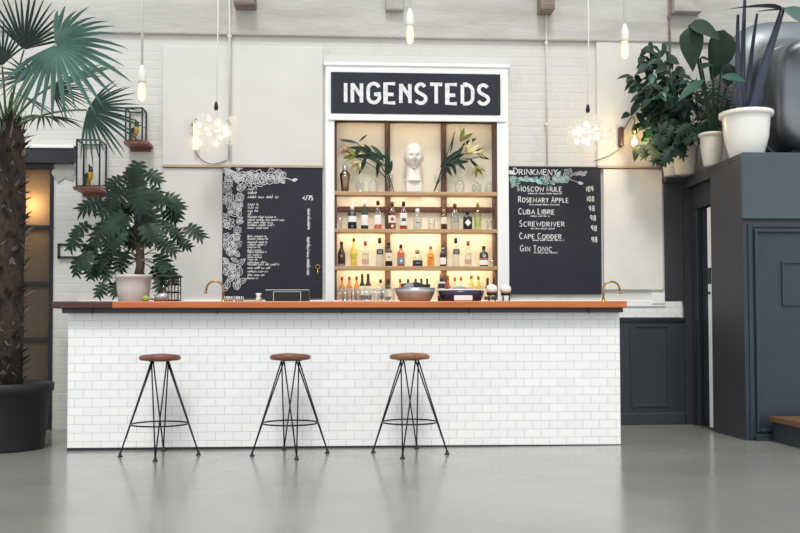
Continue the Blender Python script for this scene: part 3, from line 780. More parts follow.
L_BLUE = M('blue_grey_label', '6f8ba0', 0.6); L_PINK = M('pink_label', 'd5a7a0', 0.6); L_GRY = M('grey_label', '8a8a8e', 0.6); L_YG = M('yellow_green_label', 'c9c24a', 0.6)
# profile of a bottle: fractions of the half width and of the height
SHAPES = {
 'round': [(.05, 0), (.9, 0), (1, .02), (1, .56), (.92, .64), (.62, .72), (.40, .78), (.36, .93), (.36, .95)],
 'square': [(.05, 0), (.92, 0), (1, .015), (1, .62), (.9, .68), (.5, .73), (.36, .77), (.36, .95)],
 'tall': [(.05, 0), (.92, 0), (1, .02), (1, .50), (.86, .58), (.55, .68), (.42, .76), (.36, .93), (.36, .95)],
 'wine': [(.05, 0), (.92, 0), (1, .02), (1, .55), (.85, .64), (.5, .72), (.42, .80), (.42, .95)],
 'squat': [(.05, 0), (.95, 0), (1, .02), (1, .52), (.85, .62), (.45, .70), (.34, .75), (.34, .92)],
 'straight': [(.05, 0), (.95, 0), (1, .02), (1, .66), (.9, .72), (.42, .77), (.36, .80), (.36, .95)],
}
def make_bottle(label, x, y, z, h, w, shape, gm, cap, capz=0.84, labels=(), marks=(), sq=0.0, depth=1.0, group='bottles on the niche shelves'):
    r = w/2; pr = SHAPES[shape]
    mb = MB(); mb.lathe([(r*a, h*b) for a, b in pr], gm, (0, 0, 0), 20, sq, 1, depth)
    o = mb.build('bottle', None, (x, y, z)); tag(o, label, 'bottle', group)
    if cap:
        nr = r*0.36*1.22
        c = MB(); c.lathe([(nr*0.2, h*capz), (nr, h*capz), (nr*1.02, h*0.985), (nr*0.85, h), (nr*0.1, h)], cap, seg=14); c.build('cap', o)
    for z0, z1, m in labels:
        c = MB(); c.lathe([(r*1.015, h*z0), (r*1.015, h*z1)], m, (0, 0, 0), 20, sq, 1, depth, (False, False)); c.build('label', o)
    if marks:
        for kind, mz, sz, m in marks:
            c = MB()
            yy = -r*depth*1.03-0.001
            if kind == 'dot': c.poly([(sz*r*math.cos(a), yy-0.001, h*mz+sz*r*math.sin(a)) for a in [2*math.pi*i/14 for i in range(14)]], m)
            elif kind == 'dia': c.poly([(0, yy, h*mz-sz*r*1.15), (sz*r, yy, h*mz), (0, yy, h*mz+sz*r*1.15), (-sz*r, yy, h*mz)], m)
            elif kind == 'bar': c.poly([(-sz*r, yy, h*mz-0.006), (sz*r, yy, h*mz-0.006), (sz*r, yy, h*mz+0.006), (-sz*r, yy, h*mz+0.006)], m)
            elif kind == 'sqr':
                c.poly([(-sz*r, yy, h*mz-sz*r*.8), (sz*r, yy, h*mz-sz*r*.8), (sz*r, yy, h*mz+sz*r*.8), (-sz*r, yy, h*mz+sz*r*.8)], m)
                c.poly([(-sz*r*.6, yy-.0006, h*mz-sz*r*.45), (sz*r*.6, yy-.0006, h*mz-sz*r*.45), (sz*r*.6, yy-.0006, h*mz+sz*r*.45), (-sz*r*.6, yy-.0006, h*mz+sz*r*.45)], L_GRY)
            elif kind == 'star': c.poly([((sz*r if i % 2 == 0 else sz*r*.5)*math.sin(2*math.pi*i/12), yy, h*mz+(sz*r if i % 2 == 0 else sz*r*.5)*math.cos(2*math.pi*i/12)) for i in range(12)], m)
            c.build('label_mark', o)
    return o
KX = 0.808 - -0.158; X0 = -0.158
bx = lambda zx: X0 + zx/444.4*KX
px2m = KX/444.4
def bh(top, foot): return (foot-top)*px2m
U = 196; yb = 0.03
row2 = [
 ('black bottle with white cap and white label band, first on the upper row', 120, 90, 40, 'square', G_BLACK, C_WHITE, 0.80, [(.30, .55, L_WHITE)], [('dia', .62, .35, L_GRY), ('star', .12, .3, L_GRY)], .5),
 ('dark green bottle with white cap and tall white label, upper row', 175, 68, 33, 'tall', G_GREEN, C_WHITE, 0.80, [(.14, .50, L_WHITE)], [], 0),
 ('clear bottle with black cap and orange-red band at its foot, upper row', 234, 67, 33, 'tall', G_CLEAR, C_BLACK, 0.84, [(.17, .5, L_WHITE), (.02, .15, L_ORNG)], [], 0),
 ('amber bottle with red disc on white label, before the upper row\'s dark upright', 297, 72, 34, 'round', G_AMBER, C_BROWN, 0.84, [(.24, .50, L_WHITE)], [('dot', .37, .45, L_RED), ('dot', .12, .35, L_WHITE)], 0),
 ('black-capped bottle with large white label and amber foot, upper row', 348, 70, 35, 'round', G_AMBER, C_BLACK, 0.84, [(.14, .58, L_WHITE)], [('bar', .32, .6, L_BLACK), ('bar', .37, .5, L_BLACK)], 0),
 ('squat clear bottle with white stopper in the middle bay of the upper row', 410, 102, 40, 'squat', G_CLEAR, C_WHITE, 0.76, [(.1, .5, G_CLEAR)], [('bar', .32, .5, L_GRY)], 0),
 ('slim rose-brown bottle with cream label on the upper row', 528, 103, 30, 'square', G_ROSE, C_TAN, 0.84, [(.28, .6, L_CREAM)], [], .4),
 ('broad clear bottle with wine-red cap, upper row', 577, 78, 38, 'round', G_CLEAR, C_WINE, 0.80, [(.2, .5, G_CLEAR)], [('bar', .40, .6, L_GRY), ('bar', .30, .6, L_GRY)], 0),
 ('dark square-shouldered bottle with large white diamond label', 634, 108, 40, 'square', G_BLACK, C_BLACK, 0.82, [], [('dia', .36, .72, L_WHITE)], .8),
 ('pale green bottle with long thin gold-topped neck, upper row', 680, 72, 32, 'squat', G_PALE, C_GOLD, 0.72, [(.14, .40, G_PALE)], [], 0),
]
row3 = [
 ('dark brown bottle with black cap and pale star emblem, first of the middle row', 73, 250, 34, 'tall', G_BROWN, C_BLACK, 0.86, [(.02, .1, L_GRY)], [('star', .42, .55, L_GRY)], 0),
 ('yellow bottle with brown cap on the middle row', 127, 235, 30, 'wine', G_YEL, C_BROWN, 0.88, [(.28, .45, L_YG)], [], 0),
 ('clear bottle with red cap and pink print standing beside the yellow bottle', 178, 247, 32, 'tall', G_CLEAR, C_RED, 0.82, [(.12, .28, L_PINK)], [('bar', .47, .5, L_PINK)], 0),
 ('clear bottle with black square label, beside the bottle with cream label and black foot', 242, 232, 34, 'tall', G_CLEAR, C_BLACK, 0.80, [], [('sqr', .50, .85, L_BLACK)], 0),
 ('dark bottle with cream label and black foot before the first upright', 282, 252, 32, 'wine', G_BLACK, C_BLACK, 0.88, [(.22, .56, L_CREAM)], [('dot', .38, .3, L_GRY)], 0),
 ('amber bottle with black cap and blue-grey label on the middle row', 336, 262, 34, 'round', G_AMBER, C_BLACK, 0.84, [(.10, .42, L_BLUE)], [('star', .25, .5, L_WHITE)], 0),
 ('squat bottle with tan stopper and black lower label in the middle bay', 410, 285, 44, 'squat', G_CLEAR, C_TAN, 0.76, [(.02, .36, L_BLACK)], [('bar', .2, .5, L_GRY)], 0),
 ('golden bottle with reddish print on the middle row', 468, 267, 32, 'round', G_GOLD, C_TAN, 0.84, [], [('bar', .42, .6, L_RED), ('bar', .32, .6, L_ORNG)], 0),
 ('slim black bottle with white label in front of the upright between middle and last bay', 523, 265, 28, 'wine', G_BLACK, C_BLACK, 0.88, [(.10, .42, L_WHITE)], [('bar', .85, .35, L_WHITE)], 0),
 ('clear bottle with dark stopper and black square label, beside the slim black bottle', 581, 230, 34, 'tall', G_CLEAR, C_BLACK, 0.80, [], [('sqr', .50, .85, L_BLACK)], 0),
 ('clear bottle with red cap and pink print standing nearest the flat black bottle', 636, 245, 32, 'tall', G_CLEAR, C_RED, 0.82, [(.12, .28, L_PINK)], [('bar', .47, .5, L_PINK)], 0),
 ('flat black rectangular bottle with white and orange label', 706, 268, 38, 'square', G_GREEN, C_BLACK, 0.86, [(.08, .32, L_WHITE), (.34, .40, L_ORNG)], [('dot', .52, .42, L_WHITE), ('dot', .521, .25, L_BLACK)], .8),
]
for zs, foot, rows in ((SH[1], 196, row2), (SH[2], 360, row3)):
    for lb, zx, top, wpx, shp, gm, cp, cz, labs, mk, sq in rows:
        make_bottle(lb, bx(zx), yb, zs, bh(top, foot), wpx*px2m*0.98, shp, gm, cp, cz, labs, mk, sq, 0.75 if sq > .6 else 1.0)
# lowest row, mostly hidden by the bar top
low = [
 (75, 408, 26, 'wine', G_GOLD, C_RED, 'red-capped bottle nearest the niche edge in the lowest row'), (107, 408, 26, 'wine', G_GOLD, C_RED, 'second red-capped bottle of the lowest row'), (139, 406, 26, 'wine', G_GOLD, C_RED, 'red-capped bottle beside the two tall dark bottles of the lowest row'),
 (164, 395, 26, 'wine', G_BLACK, C_BLACK, 'taller dark bottle next to a red-capped one in the lowest row'), (190, 395, 30, 'wine', G_BROWN, C_BLACK, 'second tall dark bottle of the lowest row'),
 (245, 420, 26, 'round', G_CLEAR, C_BLACK, 'clear bottle with small black cap before the first upright, lowest row'), (279, 418, 26, 'round', G_BLACK, C_BLACK, 'black-capped bottle right in front of the first upright, lowest row'),
 (332, 418, 24, 'wine', G_GOLD, C_WINE, 'copper-red capped bottle behind the steel bowl, first of three'), (367, 418, 24, 'wine', G_GOLD, C_WINE, 'copper-red capped bottle behind the steel bowl, second of three'), (401, 416, 24, 'wine', G_GOLD, C_WINE, 'copper-red capped bottle behind the steel bowl, third of three'),
 (426, 416, 22, 'wine', G_GREEN, C_BLACK, 'dark green bottle with black cap behind the steel bowl'), (452, 416, 22, 'wine', G_GREEN, C_BLACK, 'dark green bottle with black cap just beside the second upright'),
 (545, 395, 24, 'wine', G_AMBER, C_TAN, 'amber bottle behind the navy ice bowl'), (575, 410, 24, 'wine', G_CLEAR, C_RED, 'red-capped bottle above the navy ice bowl, first of two'), (603, 408, 24, 'wine', G_CLEAR, C_RED, 'red-capped bottle above the navy ice bowl, second of two'),
 (650, 400, 28, 'wine', G_YEL, C_GOLD, 'gold-capped yellow bottle above the navy ice bowl, first of two'), (681, 402, 26, 'wine', G_YEL, C_GOLD, 'gold-capped yellow bottle above the navy ice bowl, second of two'),
 (722, 412, 26, 'wine', G_BROWN, C_BROWN, 'brown bottle at the end of the lowest row behind a white domed jar'), (752, 410, 26, 'wine', G_BLACK, C_BLACK, 'black bottle last in the lowest row by the niche edge'),
]
hz = lambda zy: 2.323 - zy/444.4*(2.323-1.354)
for zx, top, wpx, shp, gm, cp, lb in low:
    h_ = hz(top) - SH[3]
    make_bottle(lb, bx(zx), 0.03, SH[3], h_, wpx*px2m*1.02, shp, gm, cp, 0.86, [(.3, .6, L_CREAM)] if gm in (G_BLACK, G_BROWN) else [], [], 0)

# ---- glasses
def make_tumbler(name, label, x, y, z, h, r, up=True, group=None):
    mb = MB()
    if up: prof = [(r*.05, 0), (r*.86, 0), (r, h), (r*.95, h), (r*.82, h*.08), (r*.05, h*.08)]
    else: prof = [(r, 0), (r*.86, h), (r*.05, h), (r*.05, h*.93), (r*.82, h*.92), (r*.95, 0)]
    mb.lathe(prof, GLASS, (0, 0, 0), 20); o = mb.build(name, None, (x, y, z)); return tag(o, label, 'glass', group)
make_tumbler('drinking_glass', 'empty clear tumbler beside the black white-capped bottle on the upper bottle shelf', bx(60), 0.03, SH[1], bh(145, 196), 17*px2m)
make_tumbler('drinking_glass', 'empty clear tumbler beside the squat white-stoppered bottle', bx(472), 0.03, SH[1], bh(150, 196), 17*px2m)
make_tumbler('drinking_glass', 'empty clear tumbler past the gold-necked bottle on the upper bottle shelf', bx(733), 0.03, SH[1], bh(155, 196), 16*px2m)
make_tumbler('drinking_glass', 'small clear glass beside the flat black rectangular bottle', bx(742), 0.03, SH[2], bh(325, 360), 11*px2m)
# clear carafes on the top shelf
for px_, tp, w_, lb in ((360, 180, 9, 'faint clear bottle standing beside the copper shaker'), (373, 178, 10, 'faint clear bottle under the bent lilies, nearer the upright'), (460, 177, 10, 'faint clear bottle under the lilies, first past the second upright'), (477, 180, 10, 'faint clear bottle between two others under the lilies'), (490, 181, 9, 'faint clear bottle in the corner of the top shelf, farthest from the shaker')):
    make_bottle(lb, bx((px_-325)*4.444), 0.035, SH[0], (192-tp)*4.444*px2m*1.12, w_*4.444*px2m, 'round', G_CLEAR, None, group='clear bottles on the top shelf')
# cocktail shaker
sk = MB(); r = 0.048
sk.lathe([(.6*r, 0), (.72*r, .004), (.8*r, .06), (r, .14), (1.02*r, .165)], COPPER, seg=22)
so = tag(sk.build('cocktail_shaker', None, (0.034, 0.015, SH[0])), 'copper cocktail shaker standing on the top shelf', 'cocktail shaker')
c = MB(); c.lathe([(1.02*r, .165), (1.0*r, .175), (.55*r, .20), (.52*r, .205)], COPPER, seg=22); c.build('strainer_top', so)
c = MB(); c.lathe([(.50*r, .205), (.54*r, .21), (.5*r, .25), (.3*r, .258), (.05*r, .26)], STEEL, seg=18); c.build('cap', so)

# ---- plaster head
bu = MB(); mi = bu.mi(PLASTER_B); rings = []
HR = 0.106; hc = 2.581-SH[0]
def gauss(a, b, ca, cb, sa, sb): return math.exp(-((a-ca)/sa)**2 - ((b-cb)/sb)**2)
NLAT, NLON = 34, 48
for i in range(NLAT+1):
    th = math.pi*i/NLAT; ring = []
    for k in range(NLON):
        ph = 2*math.pi*k/NLON
        n = Vector((math.sin(th)*math.cos(ph), math.sin(th)*math.sin(ph), -math.cos(th)))
        v = n.z
        taper = 1.0 - 0.24*max(0, -v+0.05)**1.1
        p = Vector((n.x*HR*0.86*taper, n.y*HR*1.08*(1-0.10*max(0, -v)), v*HR*1.26))
        if n.y < 0:
            u = n.x; f = 0
            f += 0.030*gauss(u, v, 0, -0.22, 0.13, 0.17) + 0.016*gauss(u, v, 0, -0.04, 0.09, 0.2)     # nose
            f += 0.010*gauss(u, v, 0, 0.20, 0.55, 0.10)                                                  # brow
            f -= 0.016*(gauss(u, v, 0.34, 0.04, 0.17, 0.09) + gauss(u, v, -0.34, 0.04, 0.17, 0.09))      # sockets
            f += 0.007*(gauss(u, v, 0.34, 0.02, 0.10, 0.05) + gauss(u, v, -0.34, 0.02, 0.10, 0.05))      # lids
            f += 0.011*gauss(u, v, 0, -0.49, 0.22, 0.05) + 0.013*gauss(u, v, 0, -0.62, 0.20, 0.05)       # lips
            f -= 0.016*gauss(u, v, 0, -0.555, 0.20, 0.022); f -= 0.006*gauss(u, v, 0, -0.70, 0.2, 0.05)
            f += 0.013*gauss(u, v, 0, -0.86, 0.25, 0.12)                                                 # chin
            f += 0.006*(gauss(u, v, 0.5, -0.2, 0.2, 0.15) + gauss(u, v, -0.5, -0.2, 0.2, 0.15))
            p.y -= f*2.0
        e = gauss(abs(n.x), v, 1.0, -0.02, 0.05, 0.14)*gauss(n.y, 0, 0.10, 0, 0.16, 1)
        p.x += math.copysign(0.010*e, n.x)
        hair = (0.006 if v > 0.42 + 0.10*math.cos(3*ph) or (n.y > 0 and v > -0.3) else 0.0) + max(0.0, v-0.3)*0.008*math.sin(11*ph)*math.sin(13*th); p += n*hair
        ring.append(p + Vector((0, 0, hc)))
    rings.append(bu.ring(ring))
bu.skin(rings, mi)
bu.lathe([(0.02, 0.096), (0.085, 0.098), (0.088, 0.11), (0.078, 0.135), (0.070, 0.16), (0.068, hc-0.03)], PLASTER_B, (0, 0.012, 0), 26)
bo = tag(bu.build('head_bust', None, (0.697, 0.005, SH[0])), 'white plaster head of a short-haired man on the top shelf', 'bust')
MB().box(-.075, .075, -.045, .075, 0, .1, PLASTER_B, .006).build('plinth', bo)

# ---- lily vases
def lilies(name, label, px0, lean, seed, flowers, leaves, stems):
    t = thing(name, label, 'vase of flowers', (px0, 0.02, SH[0]))
    v = MB(); v.lathe([(.005, 0), (.055, 0), (.055, .006), (.018, .02), (.014, .05), (.028, .09), (.034, .15), (.040, .17), (.037, .17), (.031, .15), (.024, .09), (.005, .06)], GLASS, seg=18)
    v.build('vase', t)
    s_ = MB()
    for pts in stems: s_.tube(bez(*pts), 0.0038, LEAFD, 6)
    s_.build('stem', t)
    l = MB()
    for b, d, L, W in leaves: l.blade(b, d, (rnd.uniform(-.4, .4), -1, rnd.uniform(-.2, .4)), L, W, LEAFD, 'lance', rnd.uniform(.1, .5), .3)
    l.build('foliage', t)
    for b, d, L, m in flowers:
        f = MB(); d = Vector(d).normalized()
        for k in range(6):
            a = 2*math.pi*k/6; sd = d.cross(Vector((0.1, 1, 0.2))).normalized(); s2 = d.cross(sd)
            f.blade(b, d + (sd*math.cos(a)+s2*math.sin(a))*0.42, sd*math.cos(a)+s2*math.sin(a), L*rnd.uniform(.85, 1.05), L*.34, m, 'lance', -0.25, .3)
        f.build('lily_flower', t)
PET = M('cream_petal', 'e9dcb8', 0.5, var=0.15, scale=20, col2='cfc98a'); PETG = M('green_bud', 'a5ac55', 0.5, var=0.2, scale=20); PETP = M('pink_petal', 'dcb49a', 0.5, var=0.2, scale=20)
m1 = px2m*4.444   # one shelf-plane centimetre step
def rel(px_, py_, x0): return ((px_-x0)*m1, 0, (192-py_)*m1)
x0 = 389.5
r_ = lambda a, b, dy=0.0: Vector(((a-x0)*m1, dy, (192-b)*m1))
stems = [(r_(393.5, 191), r_(389, 172), r_(380, 156)), (r_(391, 190), r_(388, 166), r_(357, 143)), (r_(390, 188), r_(386, 168), r_(350, 155)), (r_(391, 190), r_(388, 165), r_(362, 150))]
lv = [(r_(358, 143), (-1, 0, .25), .20, .035), (r_(359, 141), (.8, 0, .75), .11, .022), (r_(384, 160), (-.9, -.1, .5), .27, .062), (r_(383, 158), (-.6, -.1, .8), .18, .05), (r_(382, 157), (-1, -.1, .05), .30, .055),
      (r_(379, 157), (-.15, -.2, -1), .19, .042), (r_(366, 155), (-.3, -.2, -1), .19, .045), (r_(370, 150), (-1, -.2, .2), .20, .05), (r_(386, 164), (.12, -.1, 1), .17, .045), (r_(388, 158), (-.9, -.2, .35), .14, .04), (r_(388, 170), (-.1, -.2, 1), .16, .055), (r_(390, 172), (.0, -.3, 1), .12, .05), (r_(362, 147), (-.6, -.3, -.6), .13, .05), (r_(384, 166), (-.8, -.3, .6), .2, .05), (r_(376, 155), (-.9, -.2, .4), .2, .05), (r_(385, 172), (.5, -.2, .6), .1, .05), (r_(372, 154), (-.5, -.2, .7), .13, .05)]
fw = [(r_(357, 155), (-1, -.3, .05), .15, PETG), (r_(350, 150), (-1, -.2, .1), .13, PETP), (r_(360, 160), (-.5, -.3, -.8), .14, PET)]
lilies('lily_vase', 'glass vase with lilies leaning towards the copper shaker', 0.465, -1, 3, fw, lv, stems)
x0 = 437
stems = [(r_(433.5, 191), r_(438, 176), r_(444, 162)), (r_(434, 190), r_(444, 164), r_(466, 141)), (r_(434, 190), r_(446, 160), r_(482, 155)), (r_(435, 188), r_(443, 165), r_(455, 130)), (r_(440, 170), r_(450, 155), r_(472, 158))]
lv = [(r_(446, 160), (-.25, -.1, 1), .15, .035), (r_(450, 153), (.2, 0, 1), .24, .022), (r_(442, 164), (.9, -.1, .5), .26, .06), (r_(446, 162), (1, -.2, .1), .22, .055), (r_(444, 163), (.5, -.2, -.8), .14, .045), (r_(452, 161), (.25, -.2, -1), .13, .04), (r_(456, 160), (.7, -.2, -.7), .13, .04),
      (r_(455, 158), (.5, -.1, .9), .16, .05), (r_(440, 166), (.7, -.2, .7), .2, .055), (r_(480, 156), (1, -.1, -.1), .10, .03), (r_(470, 158), (.7, -.2, -.8), .14, .035), (r_(462, 144), (1, 0, .5), .17, .045), (r_(474, 152), (.8, -.1, .5), .12, .03), (r_(440, 166), (.9, -.2, .2), .15, .05), (r_(448, 158), (.8, -.2, .6), .16, .05)]
fw = [(r_(460, 140), (.6, -.2, .8), .16, PETG), (r_(466, 153), (.4, -.7, .5), .16, PET), (r_(476, 152), (1, -.3, .05), .13, PET), (r_(476, 164), (.2, -.3, -.8), .12, PETG)]
lilies('lily_vase', 'glass vase with lilies leaning away from the bust, opposite the copper shaker', 0.927, 1, 4, fw, lv, stems)

# ================================================================= things on the bar
BYT = -1.32
# glasses upside down in a row
first = None
lbls = ['first', 'second', 'third', 'fourth', 'fifth', 'sixth', 'seventh']
for i, px_ in enumerate((-0.008, 0.061, 0.13, 0.204, 0.273, 0.343, 0.404)):
    if first is None:
        first = make_tumbler('bar_glass', '', px_, -1.3, CT, 0.118, 0.032, False, 'upturned glasses on the bar'); o = first
    else:
        o = first.copy(); COL.objects.link(o); o.location.x = px_
    o['label'] = 'upturned clear glass on the bar top, %s in the row counting towards the steel bowl' % lbls[i]
back = None
for i, px_ in enumerate((0.029, 0.103, 0.178, 0.253, 0.328)):
    o = first.copy(); COL.objects.link(o); o.location = (px_, -1.17, CT); o['group'] = 'second row of upturned glasses on the bar'
    o['label'] = 'upturned clear glass in the rear row behind the front row of bar glasses'
# steel bowl with bottle
sb = thing('steel_bowl', 'brushed steel bowl on the bar holding a dark bottle', 'bowl', (0.605, -1.25, CT))
MB().lathe([(.02, 0), (.105, 0), (.13, .02), (.158, .075), (.168, .115), (.163, .115), (.15, .075), (.12, .03), (.02, .025)], STEEL, seg=32).build('bowl', sb)
rl = MB(); rl.tube([(.166*math.cos(2*math.pi*k/36), .166*math.sin(2*math.pi*k/36), .116) for k in range(37)], .004, STEEL, 6); rl.build('rim', sb)
lb = MB(); rr = Matrix.Rotation(R(84), 4, 'Y')
lb.lathe([(.01, 0), (.04, 0), (.042, .01), (.042, .13), (.03, .17), (.016, .19), (.015, .24)], G_BLACK, seg=18); 
for v in lb.bm.verts: v.co = rr @ v.co
o = tag(lb.build('bottle', None, (0.605-0.115, -1.27, CT+0.115)), 'dark bottle lying in the steel bowl on the bar', 'bottle')
lb2 = MB(); lb2.lathe([(.0428, .04), (.0428, .10)], L_GRY, seg=18, caps=(False, False))
for v in lb2.bm.verts: v.co = rr @ v.co
lb2.build('label', o)
# navy ice bowl
NB = M('navy_enamel', '2b2d44', 0.25, var=0.1)
ib = thing('ice_bowl', 'navy bowl with white front label and pale ice on the bar', 'bowl', (0.987, -1.25, CT))
MB().lathe([(.02, 0), (.15, 0), (.165, .015), (.183, .06), (.192, .10), (.187, .10), (.175, .06), (.15, .03), (.02, .03)], NB, seg=36, sy=.8).build('bowl', ib)
rl = MB(); rl.tube([(.19*math.cos(2*math.pi*k/36), .152*math.sin(2*math.pi*k/36), .102) for k in range(37)], .006, CASING, 6); rl.build('rim', ib)
lw = MB(); lw.box(-.075, .075, -.158, -.13, .012, .055, L_WHITE, .006); lw.build('label', ib)
ice = MB(); ICE = glass('ice', (.92, .96, .98), .5, .15, .1)
for i in range(46):
    a = rnd.uniform(0, 6.28); q = rnd.uniform(0, .155); x, y = q*math.cos(a), q*.75*math.sin(a); s_ = rnd.uniform(.016, .024); z_ = .085+.035*(1-q/.16)
    ice.box(x-s_, x+s_, y-s_, y+s_, z_-s_, z_+s_*.8, ICE, .004)
tag(ice.build('ice_cubes', None, (0.987, -1.25, CT)), 'clear ice cubes heaped in the navy bowl', 'ice', None, 'stuff')
# bottle behind the bowls on the bar
make_bottle('tall bottle with pale label standing on the bar between steel bowl and navy bowl', 0.848, -1.04, CT, 0.255, 0.066, 'wine', G_BROWN, C_TAN, .84, [(.25, .5, L_CREAM), (.66, .72, L_WHITE)], [], 0, 1.0, 'bottles on the bar')
# white domed jars
for px_, py_, lb_ in ((1.243, -1.25, 'white-domed glass jar with dark collar on the bar, next to the navy bowl'), (1.369, -1.2, 'white-domed glass jar with dark collar on the bar, nearer the drinks chalkboard')):
    j = thing('lidded_jar', lb_, 'jar', (px_, py_, CT), 'domed jars on the bar')
    MB().lathe([(.003, 0), (.036, 0), (.04, .01), (.04, .055), (.034, .062), (.034, .07)], GLASS, seg=20).build('jar_body', j)
    MB().lathe([(.003, .06), (.040, .062), (.042, .075), (.038, .084), (.003, .084)], C_BLACK, seg=20).build('collar', j)
    MB().lathe([(.036, .083), (.046, .095), (.049, .115), (.041, .138), (.023, .150), (.003, .154)], C_WHITE, seg=20).build('dome_lid', j)
    lg = MB()
    for sx_ in (-.026, .026): lg.tube([(sx_, -.03, .065), (sx_, -.034, .0)], .006, C_BLACK, 6)
    lg.build('stand', j)
# taps
def gooseneck(label, px_, y, d, rz):
    t = thing('gooseneck_tap', label, 'tap', (px_, y, CT), 'brass taps on the bar', rz)
    MB().lathe([(.004, 0), (.024, 0), (.024, .012), (.014, .02), (.012, .035)], BRASS, seg=16).build('base', t)
    p = [(0, 0, .03), (0, 0, .10)] + [(d*(.068-.068*math.cos(a)), 0, .112+.062*math.sin(a)) for a in [math.pi*i/12 for i in range(12)]] + [(d*.140, 0, .095)]
    MB().tube(p, .0085, BRASS, 10).build('spout', t)
    MB().lathe([(.0085, -.018), (.011, -.018), (.011, .002), (.0085, .002)], BRASS, (d*.142, 0, .092), 12).build('nozzle', t)
gooseneck('curved brass tap on the bar beside the flower-bordered chalkboard', -0.954, -1.3, -1, 0)
gooseneck('curved brass tap on the bar at the far end under the drinks chalkboard', 2.172, -1.3, 1, 0)
# black box
bb = thing('black_case', 'low black case with silver trim on the bar under the flower-bordered chalkboard', 'case', (-0.434, -1.3, CT))
MB().box(-.172, .172, -.13, .13, 0, .095, POTBLK, .006).build('body', bb)
MB().box(-.175, .175, -.133, .133, .095, .1, STEEL, .001).build('lid', bb)
fm = MB()
for xa in (-.108, .108): fm.box(xa-.003, xa+.003, -.135, -.128, .004, .085, STEEL)
fm.box(-.108, .108, -.135, -.128, .081, .086, STEEL); fm.build('front_frame', bb)
MB().box(-.1, .1, -.134, -.129, .006, .076, M('dark_screen', '171414', 0.5)).build('front_panel', bb)
# patterned cups
def zebra():
    m, nt, out = new_mat('black_white_glaze'); p = nt.nodes.new('ShaderNodeBsdfPrincipled'); nt.links.new(p.outputs[0], out.inputs[0])
    wv = nt.nodes.new('ShaderNodeTexWave'); wv.inputs['Scale'].default_value = 22; wv.inputs['Distortion'].default_value = 6; nt.links.new(coords(nt), wv.inputs['Vector'])
    nt.links.new(ramp(nt, wv.outputs['Fac'], .45, .55, lin('232327'), lin('eceae6')), p.inputs['Base Color']); p.inputs['Roughness'].default_value = .3; return m
ZEB = zebra()
for i, px_ in enumerate((-0.91, -0.829)):
    c = MB(); c.lathe([(.004, 0), (.026, 0), (.036, .02), (.04, .05), (.037, .05), (.032, .022), (.004, .012)], ZEB, seg=18)
    tag(c.build('cup', None, (px_, -1.3, CT)), ['small black-and-white patterned cup on the bar, next to the brass tap', 'small black-and-white patterned cup on the bar, nearer the black case'][i], 'cup', 'patterned cups on the bar')
wd = MB(); wd.box(-.05, .05, -.03, .03, 0, .013, wood('small_wood', 'c08a62', 'a06a48'), .003)
tag(wd.build('wooden_block', None, (-0.736, -1.38, CT)), 'small pale wooden block lying on the bar before the patterned cups', 'block')
tp = MB(); tp.lathe([(.004, 0), (.022, 0), (.025, .03), (.018, .055), (.026, .075), (.02, .078), (.004, .06)], CERAMIC, seg=16)
tag(tp.build('white_cup', None, (-0.672, -1.28, CT)), 'little white cup squeezed beside the black case on the bar', 'cup')

# ---- glass rack beside the plant
gr = thing('glass_rack', 'dark wire rack with leaf-green tray top on the bar, full of small glasses', 'rack', (-1.385, -1.28, CT))
f = MB()
for a in (-.075, -.025, .025, .075):
    for b in (-.06, .06): f.tube([(a, b, 0), (a, b, .21)], .0045, BLACKM, 6)
for z_ in (.02, .085, .15, .205):
    f.tube([(-.075, -.06, z_), (.075, -.06, z_), (.075, .06, z_), (-.075, .06, z_), (-.075, -.06, z_)], .0045, BLACKM, 6)
f.build('wire_frame', gr)
MB().box(-.085, .09, -.065, .065, .205, .222, LEAFD, .006).build('tray_top', gr)
g0 = None
for i, (a, z_) in enumerate(((-.05, .022), (0, .022), (.05, .022), (-.05, .09), (0, .09), (.05, .09), (0, .155), (.05, .155))):
    o = make_tumbler('shot_glass', 'small clear glass stored in the dark wire rack', -1.385+a, -1.28, CT+z_-.0, .055, .02, True, 'small glasses in the wire rack')
sc = MB(); sc.tube([(-.06, 0, .012), (.0, 0, .016), (.02, 0, .02)], [.012, .011, .03], STEEL, 10); sc.tube([(.02, 0, .02), (.10, 0, .035), (.125, 0, .04)], [.03, .034, .012], STEEL, 12)
tag(sc.build('ice_scoop', None, (-1.496, -1.43, CT+.012)), 'silver ice scoop lying on the bar in front of the plant pot', 'scoop')
lm = MB(); lm.ball((0, 0, .026), .026, M('lime_skin', '93ad4a', .4, bmp=.1), 14, 1.15)
tag(lm.build('lime', None, (-1.531, -1.5, CT)), 'pale green lime on the bar beside the plant pot', 'lime')
bt = MB(); bt.lathe([(.004, 0), (.02, 0), (.02, .03), (.008, .042), (.008, .052), (.003, .052)], G_CLEAR, seg=14); 
tag(bt.build('small_bottle', None, (-1.285, -1.35, CT)), 'tiny clear bottle on the bar at the edge of the wire rack', 'bottle')

